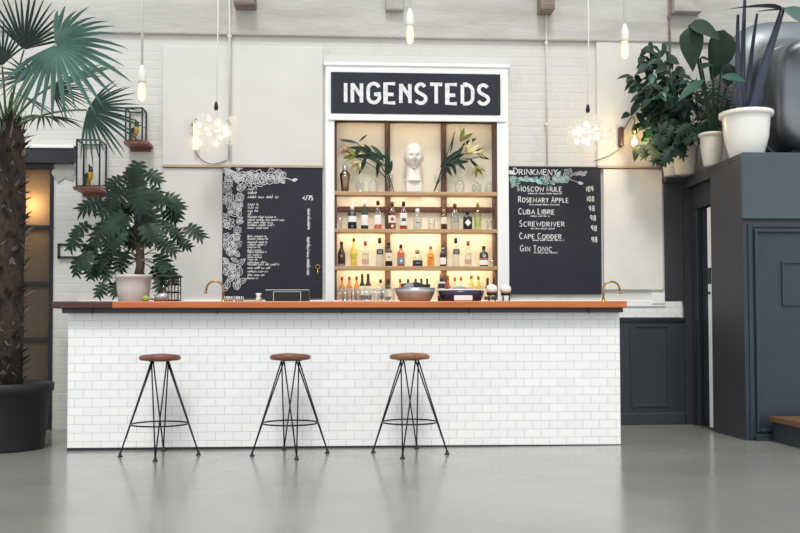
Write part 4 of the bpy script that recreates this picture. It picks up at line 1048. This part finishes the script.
# ================================================================= potted philodendron
def pot(mb, prof, m, seg=32): mb.lathe(prof, m, seg=seg)
PX, PY = -1.688, -1.22
pp = thing('potted_philodendron', 'bushy plant with deeply lobed dark leaves in a pale pot on the bar', 'potted plant', (PX, PY, CT))
k = MB(); k.lathe([(.01, 0), (.112, 0), (.118, .01), (.134, .12), (.138, .195), (.152, .205), (.153, .222), (.146, .226), (.132, .222), (.13, .19), (.01, .185)], GREYPOT, seg=36)
k.build('pot', pp)
MB().lathe([(.004, .18), (.131, .192), (.12, .197), (.004, .2)], SOIL, seg=24).build('soil', pp)
tk = MB()
tpts = [Vector((.035, 0, .19)), Vector((.055, -.01, .30)), Vector((.05, 0, .42)), Vector((.03, 0, .60)), Vector((.02, 0, .80)), Vector((.02, 0, .95))]
tk.tube(tpts, [.04, .036, .034, .03, .026, .018], STEM, 10)
for i in range(26):
    a = rnd.uniform(0, 6.28); z_ = rnd.uniform(.2, .5); tk.ball((.05+.034*math.cos(a), .034*math.sin(a), z_), .009, TAN, 6)
tk.build('stem', pp)
lf = MB(); pet = MB()
S1 = 0.0082   # metres per step of the leaf chart
chart = [  # column, row, length, direction (degrees), depth
 (137, 160, 26, -95, -.02), (150, 172, 22, -40, -.1), (118, 176, 22, 215, .0), (100, 199, 30, 200, -.05), (84, 222, 24, 215, .0), (76, 232, 24, 240, -.06), (74, 256, 22, 260, 0), (82, 242, 22, 280, .08), (88, 250, 24, 265, -.1), (97, 252, 22, 280, -.03), (103, 262, 22, 275, 0), (109, 222, 34, 235, -.12), (106, 240, 26, 250, .05),
 (166, 195, 26, -35, -.05), (172, 197, 24, -70, .05), (166, 222, 20, -35, -.1), (174, 228, 20, -50, 0), (178, 238, 18, -25, .1), (190, 224, 26, -35, -.02), (162, 240, 26, -30, -.1), (160, 252, 24, -60, -.05), (152, 262, 24, -75, 0), (164, 262, 20, -50, .08), (148, 226, 24, -50, -.2), (126, 232, 26, 235, -.2), (128, 215, 34, 230, -.18), (146, 208, 34, -55, -.2), (140, 190, 34, -70, -.2), (128, 190, 30, 225, -.15), (138, 178, 30, -90, -.12), (152, 188, 28, -45, -.12), (152, 222, 30, -60, -.18), (118, 200, 30, 225, -.1), (120, 228, 30, 240, -.05), (132, 254, 26, 240, -.12), (122, 250, 26, 260, -.05),
 (111, 280, 20, 285, -.16), (104, 282, 18, 250, -.1), (96, 296, 16, 200, -.08), (106, 296, 16, -20, -.08), (92, 238, 20, 230, .1), (160, 276, 20, -80, -.02), (168, 270, 18, -60, .1), (94, 262, 18, 250, .1), (86, 262, 20, 275, .05), (113, 186, 18, 200, .1), (163, 206, 24, -45, .12), (146, 246, 28, -80, -.15), (112, 208, 26, 230, .12)]
core = [(rnd.gauss(136, 10), rnd.gauss(206, 20), rnd.uniform(18, 27), rnd.uniform(190, 350), rnd.uniform(-.1, .2)) for _ in range(24)]
for c, r0, L, an, dy in chart + core:
    b = Vector(((c-132.5)*S1*.93, dy, (300-r0)*S1)); a = R(an)
    if b.z < .09 or (130 < c < 152 and 236 < r0 < 275 and dy < .1): continue
    if 108 < c < 156 and r0 > 250 and dy < .05: dy += .18; b.y = dy
    L *= S1*.80
    d = Vector((math.cos(a), rnd.uniform(-.5, -.05), math.sin(a)*0.9))
    lf.lobed(b, d, (rnd.uniform(-.3, .3), -1, rnd.uniform(.15, .75)), L, PHIL, 5 if L < .17 else 6, rnd.uniform(.15, .45), .56)
    zc = min(.95, max(.35, b.z-.05+abs(b.x)*-.3)); tpt = Vector((.03, 0, zc))
    pet.tube(bez(tpt, (tpt+b)*.5+Vector((0, 0, .06)), b, 6), .0042, STEMG, 5)
lf.build('foliage', pp); pet.build('petioles', pp)

# ================================================================= palm at the left
px_, py_ = -2.64, -1.42
pa = thing('fan_palm', 'tall fan palm with shaggy brown trunk in a black tub beside the bar', 'palm', (px_, py_, 0))
k = MB(); k.lathe([(.01, 0), (.30, 0), (.305, .02), (.345, .44), (.37, .45), (.375, .51), (.36, .52), (.335, .51), (.33, .46), (.01, .45)], POTBLK, seg=40)
k.build('tub', pa)
MB().lathe([(.004, .44), (.332, .455), (.3, .47), (.004, .48)], SOIL, seg=24).build('soil', pa)
tk = MB(); tk.tube([(0, 0, .45), (.01, 0, .9), (0, 0, 1.4), (.01, 0, 1.9), (0, 0, 2.46), (0, 0, 2.58)], [.135, .132, .138, .14, .135, .07], TRUNK, 20)
for i in range(260):
    a = rnd.uniform(0, 6.283); z_ = rnd.uniform(.5, 2.5); d = Vector((math.cos(a), math.sin(a), 0)); b = Vector((0, 0, z_)) + d*.122
    L = rnd.uniform(.06, .13)
    tk.blade(b, d*.7+Vector((rnd.uniform(-.3, .3), 0, .9*rnd.choice((1, 1, .6)))), d, L, rnd.uniform(.03, .06), TRUNKS if rnd.random() < .32 else TRUNK, 'blunt', rnd.uniform(-.4, .1), .3, 3)
for i in range(420):
    a = rnd.uniform(0, 6.283); z_ = rnd.uniform(.5, 2.42); d = Vector((math.cos(a), math.sin(a), 0)); b = Vector((0, 0, z_)) + d*.127
    tk.blade(b, d*.5+Vector((rnd.uniform(-.8, .8), rnd.uniform(-.6, .6), rnd.uniform(-1, .6))), d, rnd.uniform(.04, .09), .006, TRUNK if rnd.random() < .8 else TRUNKS, 'lance', .3, 0, 2)
for i in range(120):
    a = rnd.uniform(0, 6.283); d = Vector((math.cos(a), math.sin(a), 0))
    tk.blade(Vector((0, 0, rnd.uniform(2.36, 2.52))) + d*rnd.uniform(.04, .12), d*.35+Vector((rnd.uniform(-.3, .3), rnd.uniform(-.3, .3), 1)), d, rnd.uniform(.10, .26), rnd.uniform(.008, .035), TRUNK if rnd.random() < .8 else TRUNKS, 'lance', .25, .2, 3)
tk.build('trunk', pa)
def frond(h, ax, nrm, rad, spread, n, m, droop, fuse=.36):
    h = Vector(h)-Vector((px_, py_, 0)); f = MB(); f.fan(h, ax, nrm, rad, spread, n, m, droop, fuse=fuse); o = f.build('frond', pa)
    p = MB(); b = Vector((0, 0, 2.5)); mid = (b+h)*.5+Vector((0, 0, .10*(1 if h.z > 2.5 else 3)))
    p.tube(bez(b, mid, h, 9), [.011-.0006*i for i in range(9)], STEMG, 7); p.build('petiole', o)
def dirv(a, y=0.0): return (math.cos(R(a)), y, math.sin(R(a)))
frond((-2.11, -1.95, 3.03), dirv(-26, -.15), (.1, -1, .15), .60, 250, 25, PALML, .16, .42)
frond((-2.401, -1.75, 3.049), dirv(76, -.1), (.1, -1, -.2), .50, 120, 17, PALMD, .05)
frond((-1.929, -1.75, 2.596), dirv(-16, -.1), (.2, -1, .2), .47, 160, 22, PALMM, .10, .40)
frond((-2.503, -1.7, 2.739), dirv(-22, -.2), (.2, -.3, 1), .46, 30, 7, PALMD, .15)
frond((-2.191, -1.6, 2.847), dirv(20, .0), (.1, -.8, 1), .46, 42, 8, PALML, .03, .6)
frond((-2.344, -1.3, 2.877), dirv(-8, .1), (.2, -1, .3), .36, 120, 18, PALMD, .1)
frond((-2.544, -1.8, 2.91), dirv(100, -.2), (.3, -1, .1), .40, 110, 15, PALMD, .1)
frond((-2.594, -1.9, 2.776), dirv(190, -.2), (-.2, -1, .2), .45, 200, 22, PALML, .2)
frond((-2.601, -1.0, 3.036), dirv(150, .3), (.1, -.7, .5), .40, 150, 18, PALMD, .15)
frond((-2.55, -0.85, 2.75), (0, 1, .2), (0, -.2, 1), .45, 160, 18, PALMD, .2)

# ================================================================= plants on the dark partition
def plant_pot(name, label, x, y, r, h, m, lip=.012, taper=.74):
    t = thing(name, label, 'potted plant', (x, y, BZ+.001))
    k = MB(); k.lathe([(.01, 0), (r*taper*.94, 0), (r*taper, .012), (r*.9, h*.45), (r*.97, h*.86), (r*.98, h*.88), (r+lip, h*.90), (r+lip, h*.985), (r, h), (r*.90, h*.985), (r*.88, h*.85), (r*.02, h*.83)], m, seg=40)
    k.build('pot', t); MB().lathe([(.003, h*.82), (r*.88, h*.86), (r*.8, h*.88), (.003, h*.89)], SOIL, seg=24).build('soil', t)
    return t
RX = 3.335
# big white pot with the elephant-ear
X1, Y1 = 3.499, -1.1
ta = plant_pot('potted_elephant_ear', 'large white pot with thick blue-grey stems at the front corner of the partition', X1, Y1, .205, .405, CERAMIC, .022, .68)
q = lambda px3, dy=0.0: Vector(px3)-Vector((X1, Y1, BZ))+Vector((0, dy, 0))
sm = MB()
for a, tip, r0, bend in (((.0, 0, .3), (3.77, -1.25, 3.664), .034, (.0, 0, .25)), ((-.03, .02, .3), (3.528, -1.05, 3.853), .020, (-.01, 0, .3)), ((-.04, 0, .3), (3.418, -1.15, 3.631), .020, (-.03, 0, .3)), ((.01, .05, .3), (3.68, -0.95, 3.713), .018, (-.02, 0, .35)), ((.0, -.04, .3), (3.215, -1.28, 3.044), .010, (-.05, -.05, .12)), ((.03, .05, .3), (3.648, -1.0, 3.127), .012, (.01, 0, .1))):
    t = q(tip); a = Vector(a); md = (a+t)*.5 + Vector((bend[0], bend[1], 0)); pts = bez(a, md, t, 10)
    sm.tube(pts, [r0*(1.7-.12*i) for i in range(10)], ALOST, 10)
    sm.blade(a, (t-a), (0.3, -1, .1), .5, r0*4.2, ALOST, 'lance', 0.05, .5)
sm.build('stems', ta)
for b, d, n, L, W, m in (((3.752, -1.25, 3.655), (-1, -.15, .04), (0, -.25, 1), .52, .34, LEAFD), ((3.77, -1.25, 3.664), (.8, -.4, -.55), (.3, -.8, .6), .50, .42, LEAFT), ((3.528, -1.05, 3.835), (.45, -.6, .25), (.1, .3, 1), .50, .40, LEAFD),
                         ((3.215, -1.28, 3.061), (.75, -.5, -.25), (0, -.7, .7), .20, .16, LEAFT), ((3.68, -0.95, 3.731), (.9, -.1, .1), (0, -.3, 1), .45, .30, LEAFD)):
    MB().blade(q(b), d, n, L, W, m, 'heart', .12, .12, 10).build('leaf', ta)
dl = MB(); dl.blade((-.10, -.12, .33), (-.25, -.3, .9), (.2, -1, 0), .11, .05, M('yellow_dry_leaf', 'a9823f', .6), 'ovate', .4, .5); dl.build('dry_leaf', ta)
# cream pot with the broad-leaved plant
X2, Y2 = 3.347, -0.72
tb = plant_pot('potted_broadleaf', 'cream pot with big broad dark leaves right behind the large white pot', X2, Y2, .105, .30, CREAMPOT, .012, .7)
q2 = lambda p3: Vector(p3)-Vector((X2, Y2, BZ))
sm = MB(); kk = Vector((.0, 0, .26))
for b, d, n, L, W, m, sh in (((3.1, -0.85, 3.637), (.85, -.3, -.30), (-.1, -.75, .75), .30, .26, LEAFD, 'ovate'), ((3.115, -0.86, 3.625), (-.06, -.2, -1), (-.4, -.9, .2), .40, .24, LEAFD, 'heart'),
                         ((3.484, -0.7, 3.648), (-.22, -.2, -1), (.2, -.9, .3), .46, .27, LEAFD, 'ovate'), ((3.306, -0.85, 3.289), (-.9, -.4, -.25), (-.2, -.6, .8), .14, .10, LEAFD, 'ovate'),
                         ((3.211, -0.9, 3.13), (-.9, -.3, -.5), (-.4, -.7, .6), .32, .12, LEAFT, 'lance'), ((3.217, -0.8, 3.356), (.8, -.2, -.1), (0, -.6, .8), .10, .08, LEAFD, 'ovate'), ((3.501, -0.78, 3.312), (-.2, -.4, -.9), (.1, -.9, .3), .24, .18, LEAFD, 'heart')):
    MB().blade(q2(b), d, n, L, W, m, sh, .25, .18, 9).build('leaf', tb)
    e_ = q2(b); sm.tube(bez(kk, (kk+e_)*.5+Vector((.03, 0, -.02)), e_, 9), .008, LEAFD, 7)
sm.build('stems', tb)
# cream pot hidden behind, with the feathery palm
X3, Y3 = 3.529, -0.50
tc = plant_pot('potted_parlour_palm', 'second cream pot with feathery narrow-leaved palm, half hidden behind the broad-leaved plant', X3, Y3, .115, .30, CREAMPOT, .012, .7)
l = MB(); sm = MB()
for i in range(30):
    a = rnd.uniform(0, 6.28); s_ = rnd.uniform(.08, .30)
    tip = Vector((math.cos(a)*s_ - .06, math.sin(a)*s_*.55, rnd.uniform(.42, .88))); b = Vector((rnd.uniform(-.04, .04), rnd.uniform(-.04, .04), .26))
    pts = bez(b, b*.4+tip*.4+Vector((0, 0, .22)), tip, 12); sm.tube(pts, .0028, STEMG, 5)
    for j in range(3, 12):
        dr = (pts[j]-pts[j-1]).normalized(); sd = dr.cross(Vector((0, -1, .3))).normalized()
        for sg in (-1, 1): l.blade(pts[j], dr*.6+sd*sg*.9+Vector((0, 0, -.2)), (0, -1, .4), rnd.uniform(.06, .11), .015, LEAFY if rnd.random() < .25 else LEAFD, 'lance', .3, .2, 3)
l.build('foliage', tc); sm.build('stems', tc)
# greyish cream pot with drooping lobed plant, warm lit by the bulb
X4, Y4 = 3.277, -0.24
td = plant_pot('potted_trailing_plant', 'cream pot with drooping lobed leaves beside the hanging yellow bulb', X4, Y4, .125, .27, CREAMPOT, .01, .75)
l = MB(); sm = MB(); q4 = lambda p3: Vector(p3)-Vector((X4, Y4, BZ))
pts_ = [(2.812, -0.45, 2.626), (2.851, -0.5, 2.58), (2.945, -0.42, 2.577), (2.965, -0.5, 2.646), (3.001, -0.45, 2.535), (3.041, -0.55, 2.572), (3.042, -0.5, 2.693), (3.137, -0.55, 2.703), (3.23, -0.65, 2.683), (3.194, -0.6, 2.785), (3.1, -0.5, 2.806), (3.327, -0.55, 2.798), (3.041, -0.4, 2.809), (2.9, -0.5, 2.692), (2.867, -0.4, 2.693)]
for i, p3 in enumerate(pts_):
    e_ = q4(p3); b = Vector((rnd.uniform(-.05, .05), rnd.uniform(-.05, .05), .23)); top = (b+e_)*.5+Vector((0, 0, .22)); pt = bez(b, top, e_, 10); sm.tube(pt, .0035, STEMG, 5)
    for j in (4, 6, 7, 8, 9):
        a = R(rnd.uniform(185, 345)); l.lobed(pt[j], (math.cos(a), -.4, math.sin(a)), (rnd.uniform(-.3, .3), -1, .5), rnd.uniform(.09, .16), LEAFY if (i < 3 and j > 6) else LEAFD, 5, .4, .5)  # olive tips nearest the bulb have its yellow light put into their colour
l.build('foliage', td); sm.build('stems', td)
# pot at the wall with the dense climbing plant
X5, Y5 = 3.181, -0.16
te = plant_pot('potted_climbing_plant', 'greyish pot by the wall with tall dense mass of dark oval leaves', X5, Y5, .095, .23, GREYPOT, .01, .8)
l = MB(); sm = MB(); q5 = lambda p3: Vector(p3)-Vector((X5, Y5, BZ))
tops = [(2.933, -0.35, 3.599), (2.826, -0.35, 3.559), (3.067, -0.3, 3.636), (2.721, -0.4, 3.296), (2.858, -0.45, 3.397), (3.01, -0.4, 3.433), (3.143, -0.4, 3.359), (3.257, -0.45, 3.233), (2.779, -0.45, 3.133), (2.858, -0.5, 3.196), (3.179, -0.5, 3.069), (2.934, -0.55, 3.109)]
rnd.seed(21)
for i, p3 in enumerate(tops):
    e_ = q5(p3); b = Vector((rnd.uniform(-.04, .04), rnd.uniform(-.04, .04), .18)); md = (b+e_)*.5+Vector((rnd.uniform(.0, .1), -.05, .12)); pt = bez(b, md, e_, 16); sm.tube(pt, .004, STEMG, 5)
    for j in range(5 if i > 2 else 12, 16):
        for _ in range(2):
            a = R(rnd.uniform(170, 370)); l.blade(pt[j], (math.cos(a), rnd.uniform(-.8, .1), math.sin(a)*.8), (rnd.uniform(-.5, .5), -.8, .7), rnd.uniform(.09, .16), rnd.uniform(.055, .085), LEAFT if rnd.random() < .2 else LEAFD, 'ovate', .35, .2, 5)
for c, r0 in [(rnd.gauss(662, 15), rnd.gauss(104, 20)) for _ in range(120)]:
    p3 = Vector((3.02+(c-662)*.0094, rnd.uniform(-.5, -.12), 3.05-(r0-104)*.0094)); e_ = p3-Vector((X5, Y5, BZ)); a = R(rnd.uniform(180, 360))
    if e_.z < .05 or c < 634 or (c > 662 and r0 > 138): continue
    l.blade(e_, (math.cos(a), rnd.uniform(-.7, 0), math.sin(a)), (rnd.uniform(-.5, .5), -.9, .6), rnd.uniform(.10, .17), rnd.uniform(.055, .09), LEAFT if rnd.random() < .16 else LEAFD, 'ovate', .35, .2, 5)
l.build('foliage', te); sm.build('stems', te)

# ---- steel duct behind the pots
du = thing('ventilation_duct', 'big polished steel ventilation drum on the dark partition behind the large white pot', 'duct', (4.303, -0.62, BZ))
def ydrum(mb, prof, cz, cx, m, seg=44):
    mi = mb.mi(m); rings = []
    sq_ = lambda a: (abs(math.cos(a))**3.6 + abs(math.sin(a))**3.6)**(-1/3.6)
    for r_, y in prof: rings.append(mb.ring([(cx+r_*sq_(2*math.pi*k/seg)*math.cos(2*math.pi*k/seg), y, cz+r_*sq_(2*math.pi*k/seg)*math.sin(2*math.pi*k/seg)) for k in range(seg)]))
    mb.skin(rings, mi)
k = MB(); ydrum(k, [(.05, -.40), (.44, -.40), (.50, -.36), (.52, -.28), (.52, .10)], .62, .06, DUCTM); k.build('drum', du)
k = MB(); ydrum(k, [(.53, -.02), (.545, -.02), (.545, .03), (.53, .03)], .62, .06, DUCTM); k.build('seam_band', du)
k = MB(); ydrum(k, [(.52, .08), (.70, .14), (.72, .20), (.72, .52), (.3, .53)], .72, .02, DUCTM); k.build('rear_drum', du)
k = MB(); k.box(-.3, .4, -.28, .3, 0, .13, BLACKM, .01); k.build('cradle', du)
k = MB(); k.box(-.12, .03, -.42, -.395, .74, .80, BLACKM, .004); k.build('bracket', du)

# ================================================================= small things on the left wall
def bird(name, label, x, y, z, s, flip=1):
    mb = MB(); YEL = M('yellow_plumage', 'c9a83a', .8, var=.25, scale=60); DK = M('dark_plumage', '33332f', .8, var=.3, scale=60)
    cen = [(-.30*flip, .02, -.22), (-.20*flip, .0, .02), (-.10*flip, 0, .18), (0, 0, .36), (.05*flip, 0, .52), (.06*flip, 0, .64), (.08*flip, 0, .74), (.08*flip, 0, .84), (.02*flip, 0, .94), (-.03*flip, 0, 1.06)]
    rad = [.03, .08, .15, .185, .165, .12, .115, .11, .055, .008]
    mb.tube([(a*s, b*s, c*s) for a, b, c in cen], [r_*s for r_ in rad], YEL, 14)
    di = mb.mi(DK)
    for f in mb.bm.faces:
        c = f.calc_center_median()/s
        if c.z > .64 or c.z < -.02 or (c.x*flip < -.12+.2*(c.z-.2) and c.y < .3) : f.material_index = di
    o = mb.build(name, None, (x, y, z)); tag(o, label, 'bird', 'mounted birds')
    k = MB(); k.tube([(.16*flip*s, -.01*s, .76*s), (.27*flip*s, -.02*s, .73*s)], [.03*s, .004*s], BLACKP, 8); k.build('beak', o)
    k = MB()
    for dy in (-.07, .07): k.tube([(0.02*flip*s, dy*s, .24*s), (.03*flip*s, dy*s, .0), (.03*flip*s, dy*s, -.18*s)], .018*s, STEM, 6)
    k.build('legs', o)
    k = MB(); k.blade((-.02*flip*s, -.16*s, .58*s), (-.4*flip, 0, -1), (-.2, -1, .2), .62*s, .26*s, DK, 'ovate', .05, .4); k.build('wing', o)
    k = MB()
    for dx in (-.05, .05): k.ball((.11*flip*s+dx*s*.2, -.105*s, .78*s), .018*s, CASING if dx > 0 else BLACKP, 8)
    k.build('eyes', o)
    return o
def terrarium(lbl, x0, x1, z0, z1, y0, y1):
    t = thing('display_case', lbl, 'display case', ((x0+x1)/2, (y0+y1)/2, z0), 'glass bird cases'); w_, d_, h_ = (x1-x0)/2, (y1-y0)/2, z1-z0
    f = MB(); e = .0065
    for sx_ in (-1, 1):
        for sy_ in (-1, 1): f.box(sx_*w_-e, sx_*w_+e, sy_*d_-e, sy_*d_+e, 0, h_, BLACKM)
    for zz in (e, h_-e):
        for sy_ in (-1, 1): f.box(-w_, w_, sy_*d_-e, sy_*d_+e, zz-e, zz+e, BLACKM)
        for sx_ in (-1, 1): f.box(sx_*w_-e, sx_*w_+e, -d_, d_, zz-e, zz+e, BLACKM)
    f.build('frame', t)
    g = MB()
    for sx_ in (-1, 1): g.box(sx_*w_-.0015, sx_*w_+.0015, -d_+e, d_-e, 2*e, h_-2*e, PANEGL)
    g.box(-w_+e, w_-e, -d_-.0015, -d_+.0015, 2*e, h_-2*e, PANEGL); g.build('glass_panes', t)
    return t
def wshelf(lbl, x0, x1, z, d):
    b = MB(); b.box(x0, x1, -d, 0, z-.028, z, SEATW, .003); b.box(x0+.02, x1-.02, -.02, 0, z-.06, z-.028, SEATW)
    return tag(b.build('wall_shelf'), lbl, 'shelf')
za, zb = 2.24, 2.674
wshelf('small red-brown wall shelf carrying the larger bird case, lower of the two', -2.446, -2.199, za, .28)
wshelf('small red-brown wall shelf carrying the smaller bird case, higher of the two', -2.008, -1.78, zb, .22)
terrarium('larger black-framed glass case with mounted bird, nearer the palm', -2.422, -2.215, za, 2.678, -.25, -.02)
terrarium('smaller black-framed glass case with mounted bird, on the higher shelf', -1.996, -1.845, zb, 2.993, -.19, -.02)
k = MB(); k.lathe([(.004, 0), (.05, 0), (.048, .012), (.004, .014)], STEM, seg=16)
bird('mounted_bird', 'yellow bird with dark crest inside the larger glass case', -2.342, -.13, za+.18*.19+.003, .185, 1)
bird('mounted_bird', 'yellow bird with dark crest inside the smaller glass case', -1.93, -.10, zb+.18*.19+.003, .185, 1)
# little framed sign
fr = thing('picture_frame', 'small wide black picture frame with blank white sheet low on the wall', 'picture frame', (0, 0, 0))
a0, a1, c0, c1 = -2.653, -2.391, 1.597, 1.738
k = MB(); k.box(a0, a1, -.035, -.002, c0, c0+.022, BLACKP); k.box(a0, a1, -.035, -.002, c1-.022, c1, BLACKP); k.box(a0, a0+.022, -.035, -.002, c0, c1, BLACKP); k.box(a1-.022, a1, -.035, -.002, c0, c1, BLACKP); k.build('frame', fr)
MB().box(a0+.02, a1-.02, -.02, -.002, c0+.02, c1-.02, PLASTER).build('sheet', fr)

# ================================================================= lamps and wires
def pendant(lbl, x, zbulb, y=-1.3):
    t = thing('pendant_bulb', lbl, 'pendant lamp', (x, y, zbulb), 'bare bulbs on white cords')
    MB().tube([(0, 0, .16), (0, 0, 5.3-zbulb)], .011, CORD, 8).build('cord', t)
    MB().lathe([(.004, .07), (.030, .07), (.034, .09), (.033, .15), (.022, .19), (.012, .22), (.004, .22)], C_WHITE, seg=20).build('socket', t)
    MB().lathe([(.004, -.075), (.02, -.07), (.030, -.05), (.034, -.02), (.031, .03), (.024, .075)], MILKB, seg=20).build('bulb', t)
    k = MB(); k.tube([(.008*math.cos(i*2.2), .008*math.sin(i*2.2), -.045+i*.0085) for i in range(13)], .0055, WARM, 6); k.build('filament', t)
    pl = bpy.data.lights.new('pendant_glow', 'POINT'); pl.energy = 1.5; pl.color = (1, .75, .45); pl.shadow_soft_size = .03
    po = bpy.data.objects.new('pendant_glow', pl); COL.objects.link(po); po.location = (x, y, zbulb-.1)
    return t
pendant('bare bulb on white cord above the smaller bird case', -1.614, 2.854)
pendant('bare bulb on white cord above the bust and signboard', 0.567, 3.359)
pendant('bare bulb on white cord beside the climbing plant', 2.375, 3.263)
def cluster(lbl, cx_, cz_, seed, y=-.42):
    rr = random.Random(seed)
    t = thing('bubble_lamp', lbl, 'cluster lamp', (cx_, y, cz_), 'glass bubble clusters')
    MB().tube([(0, 0, .1), (.015, 0, 1.0), (0, 0, 5.3-cz_)], .006, CORD, 8).build('cord', t)
    MB().lathe([(.004, .20), (.016, .20), (.02, .23), (.012, .27), (.004, .28)], BLACKM, seg=12).build('cord_grip', t)
    MB().ball((0, 0, 0), .03, CASING, 12).build('hub', t)
    c = 0
    for i in range(34):
        gr_ = i/33*2-1; ph = i*2.39996; q = math.sqrt(1-gr_*gr_); d = Vector((math.cos(ph)*q, math.sin(ph)*q, gr_))
        ln = rr.uniform(.09, .22); p = Vector((d.x*ln*1.15, d.y*ln*.8, d.z*ln*.75+.01)); r_ = rr.uniform(.034, .056)
        b = MB(); b.ball(p, r_, BUBBLE, 14); o = b.build('glass_bubble', t)
        if i % 4 == 0 or ln < .12:
            k = MB(); k.ball(p*.92, r_*.5, HOT, 10); k.build('glow', o)
    st_ = MB()
    for i in range(0, 26, 2):
        gr_ = i/25*2-1; ph = i*2.39996; q = math.sqrt(1-gr_*gr_); st_.tube([(0, 0, 0), (math.cos(ph)*q*.09, math.sin(ph)*q*.07, gr_*.07)], .003, CASING, 5)
    st_.build('arms', t)
    pl = bpy.data.lights.new('cluster_glow', 'POINT'); pl.energy = 1.2; pl.color = (1, .9, .74); pl.shadow_soft_size = .15
    po = bpy.data.objects.new('cluster_glow', pl); COL.objects.link(po); po.location = (cx_, y-.25, cz_)
cluster('glowing cluster of glass bubbles on white cord over the flower-bordered chalkboard', -1.136, 2.721, 5)
cluster('glowing cluster of glass bubbles on white cord over the drinks chalkboard', 2.292, 2.74, 9)
# tube wall lamp beside the left cluster
wl_ = thing('wall_lamp', 'small wooden wall lamp with glowing tube bulb beside the bubble cluster', 'wall lamp', (-1.395, -.06, 2.815))
MB().box(-.018, .004, -.01, .03, -.045, .07, COPPER, .004).build('bracket', wl_)
MB().tube([(.024, -.02, -.19), (.024, -.02, -.18), (.024, -.02, .05), (.024, -.02, .06)], [.012, .026, .026, .012], emissive('tube_glow', 'ffe0b8', 2.2), 12).build('tube_bulb', wl_)
MB().tube([(.024, -.02, .06), (.024, -.02, .10)], .013, BRASS, 10).build('socket', wl_)
k = MB(); k.tube(bez((-1.391, -0.05, 2.645), (-1.297, -0.05, 2.418), (-1.084, -0.035, 2.537), 16), .0038, CORDB, 6)
tag(k.build('lamp_cable'), 'thin dark cable looping from the tube wall lamp towards the painted pipe', 'cable')
# yellow bulb and dark bracket by the plants
wk = thing('bracket_lamp', 'dark slim wall bracket with yellow bulb hanging among the leaves', 'wall lamp', (2.715, -.06, 2.791))
MB().box(-.02, .02, -.03, .058, -.095, .095, COUNTERD, .006).build('bracket', wk)
hb = Vector((2.787, -0.25, 2.714)) - Vector((2.715, -.06, 2.791))
MB().tube(bez((.02, -.01, .06), (.10, -.1, .25), hb+Vector((0, 0, .19)), 12) + [hb+Vector((0, 0, .15))], .006, CORDB, 7).build('arm_cord', wk)
MB().lathe([(.004, .07), (.026, .07), (.028, .10), (.018, .15), (.004, .16)], BRASS, tuple(hb), 16).build('socket', wk)
MB().lathe([(.004, -.08), (.03, -.07), (.048, -.04), (.052, 0), (.042, .035), (.026, .07)], BULBG, tuple(hb), 20).build('bulb', wk)
k = MB(); k.ball(hb+Vector((0, 0, -.015)), .026, WARM, 12, 1, 1, 1.4); k.build('filament', wk)
pl = bpy.data.lights.new('bracket_glow', 'POINT'); pl.energy = 6; pl.color = (1, .72, .32); pl.shadow_soft_size = .05
po = bpy.data.objects.new('bracket_glow', pl); COL.objects.link(po); po.location = tuple(Vector((2.787, -0.25, 2.714))+Vector((0, -.13, 0)))
k = MB(); k.tube(bez((2.71, -0.04, 2.687), (2.63, -0.04, 2.608), (2.453, -0.035, 2.559), 12), .0038, CORDB, 6)
tag(k.build('lamp_cable'), 'thin dark cable sagging from the slim bracket towards the drinks chalkboard', 'cable')
# conduits on the wall
def conduit(lbl, px_, z0, z1, r_, m, y=-.04):
    k = MB(); k.tube([(px_, y, z0), (px_, y, z1)], r_, m, 10); o = k.build('wall_conduit'); tag(o, lbl, 'conduit')
    for i in range(3):
        c = MB(); zz = z0 + (z1-z0)*(i+.5)/3; c.box(px_-r_*1.8, px_+r_*1.8, y-r_*1.1, 0.0, zz-.012, zz+.012, m)
        c.build('clip', o)
conduit('painted vertical pipe on the wall above the flower-bordered chalkboard', -1.061, 2.534, 4.9, .011, PIPE, -.05)
conduit('thin painted conduit on the wall above the drinks chalkboard', 1.987, 2.513, 4.9, .008, PIPE, -.055)
conduit('rusty thin conduit on the wall behind the climbing plant', 3.21, 3.064, 4.9, .011, BEAMW, -.058)
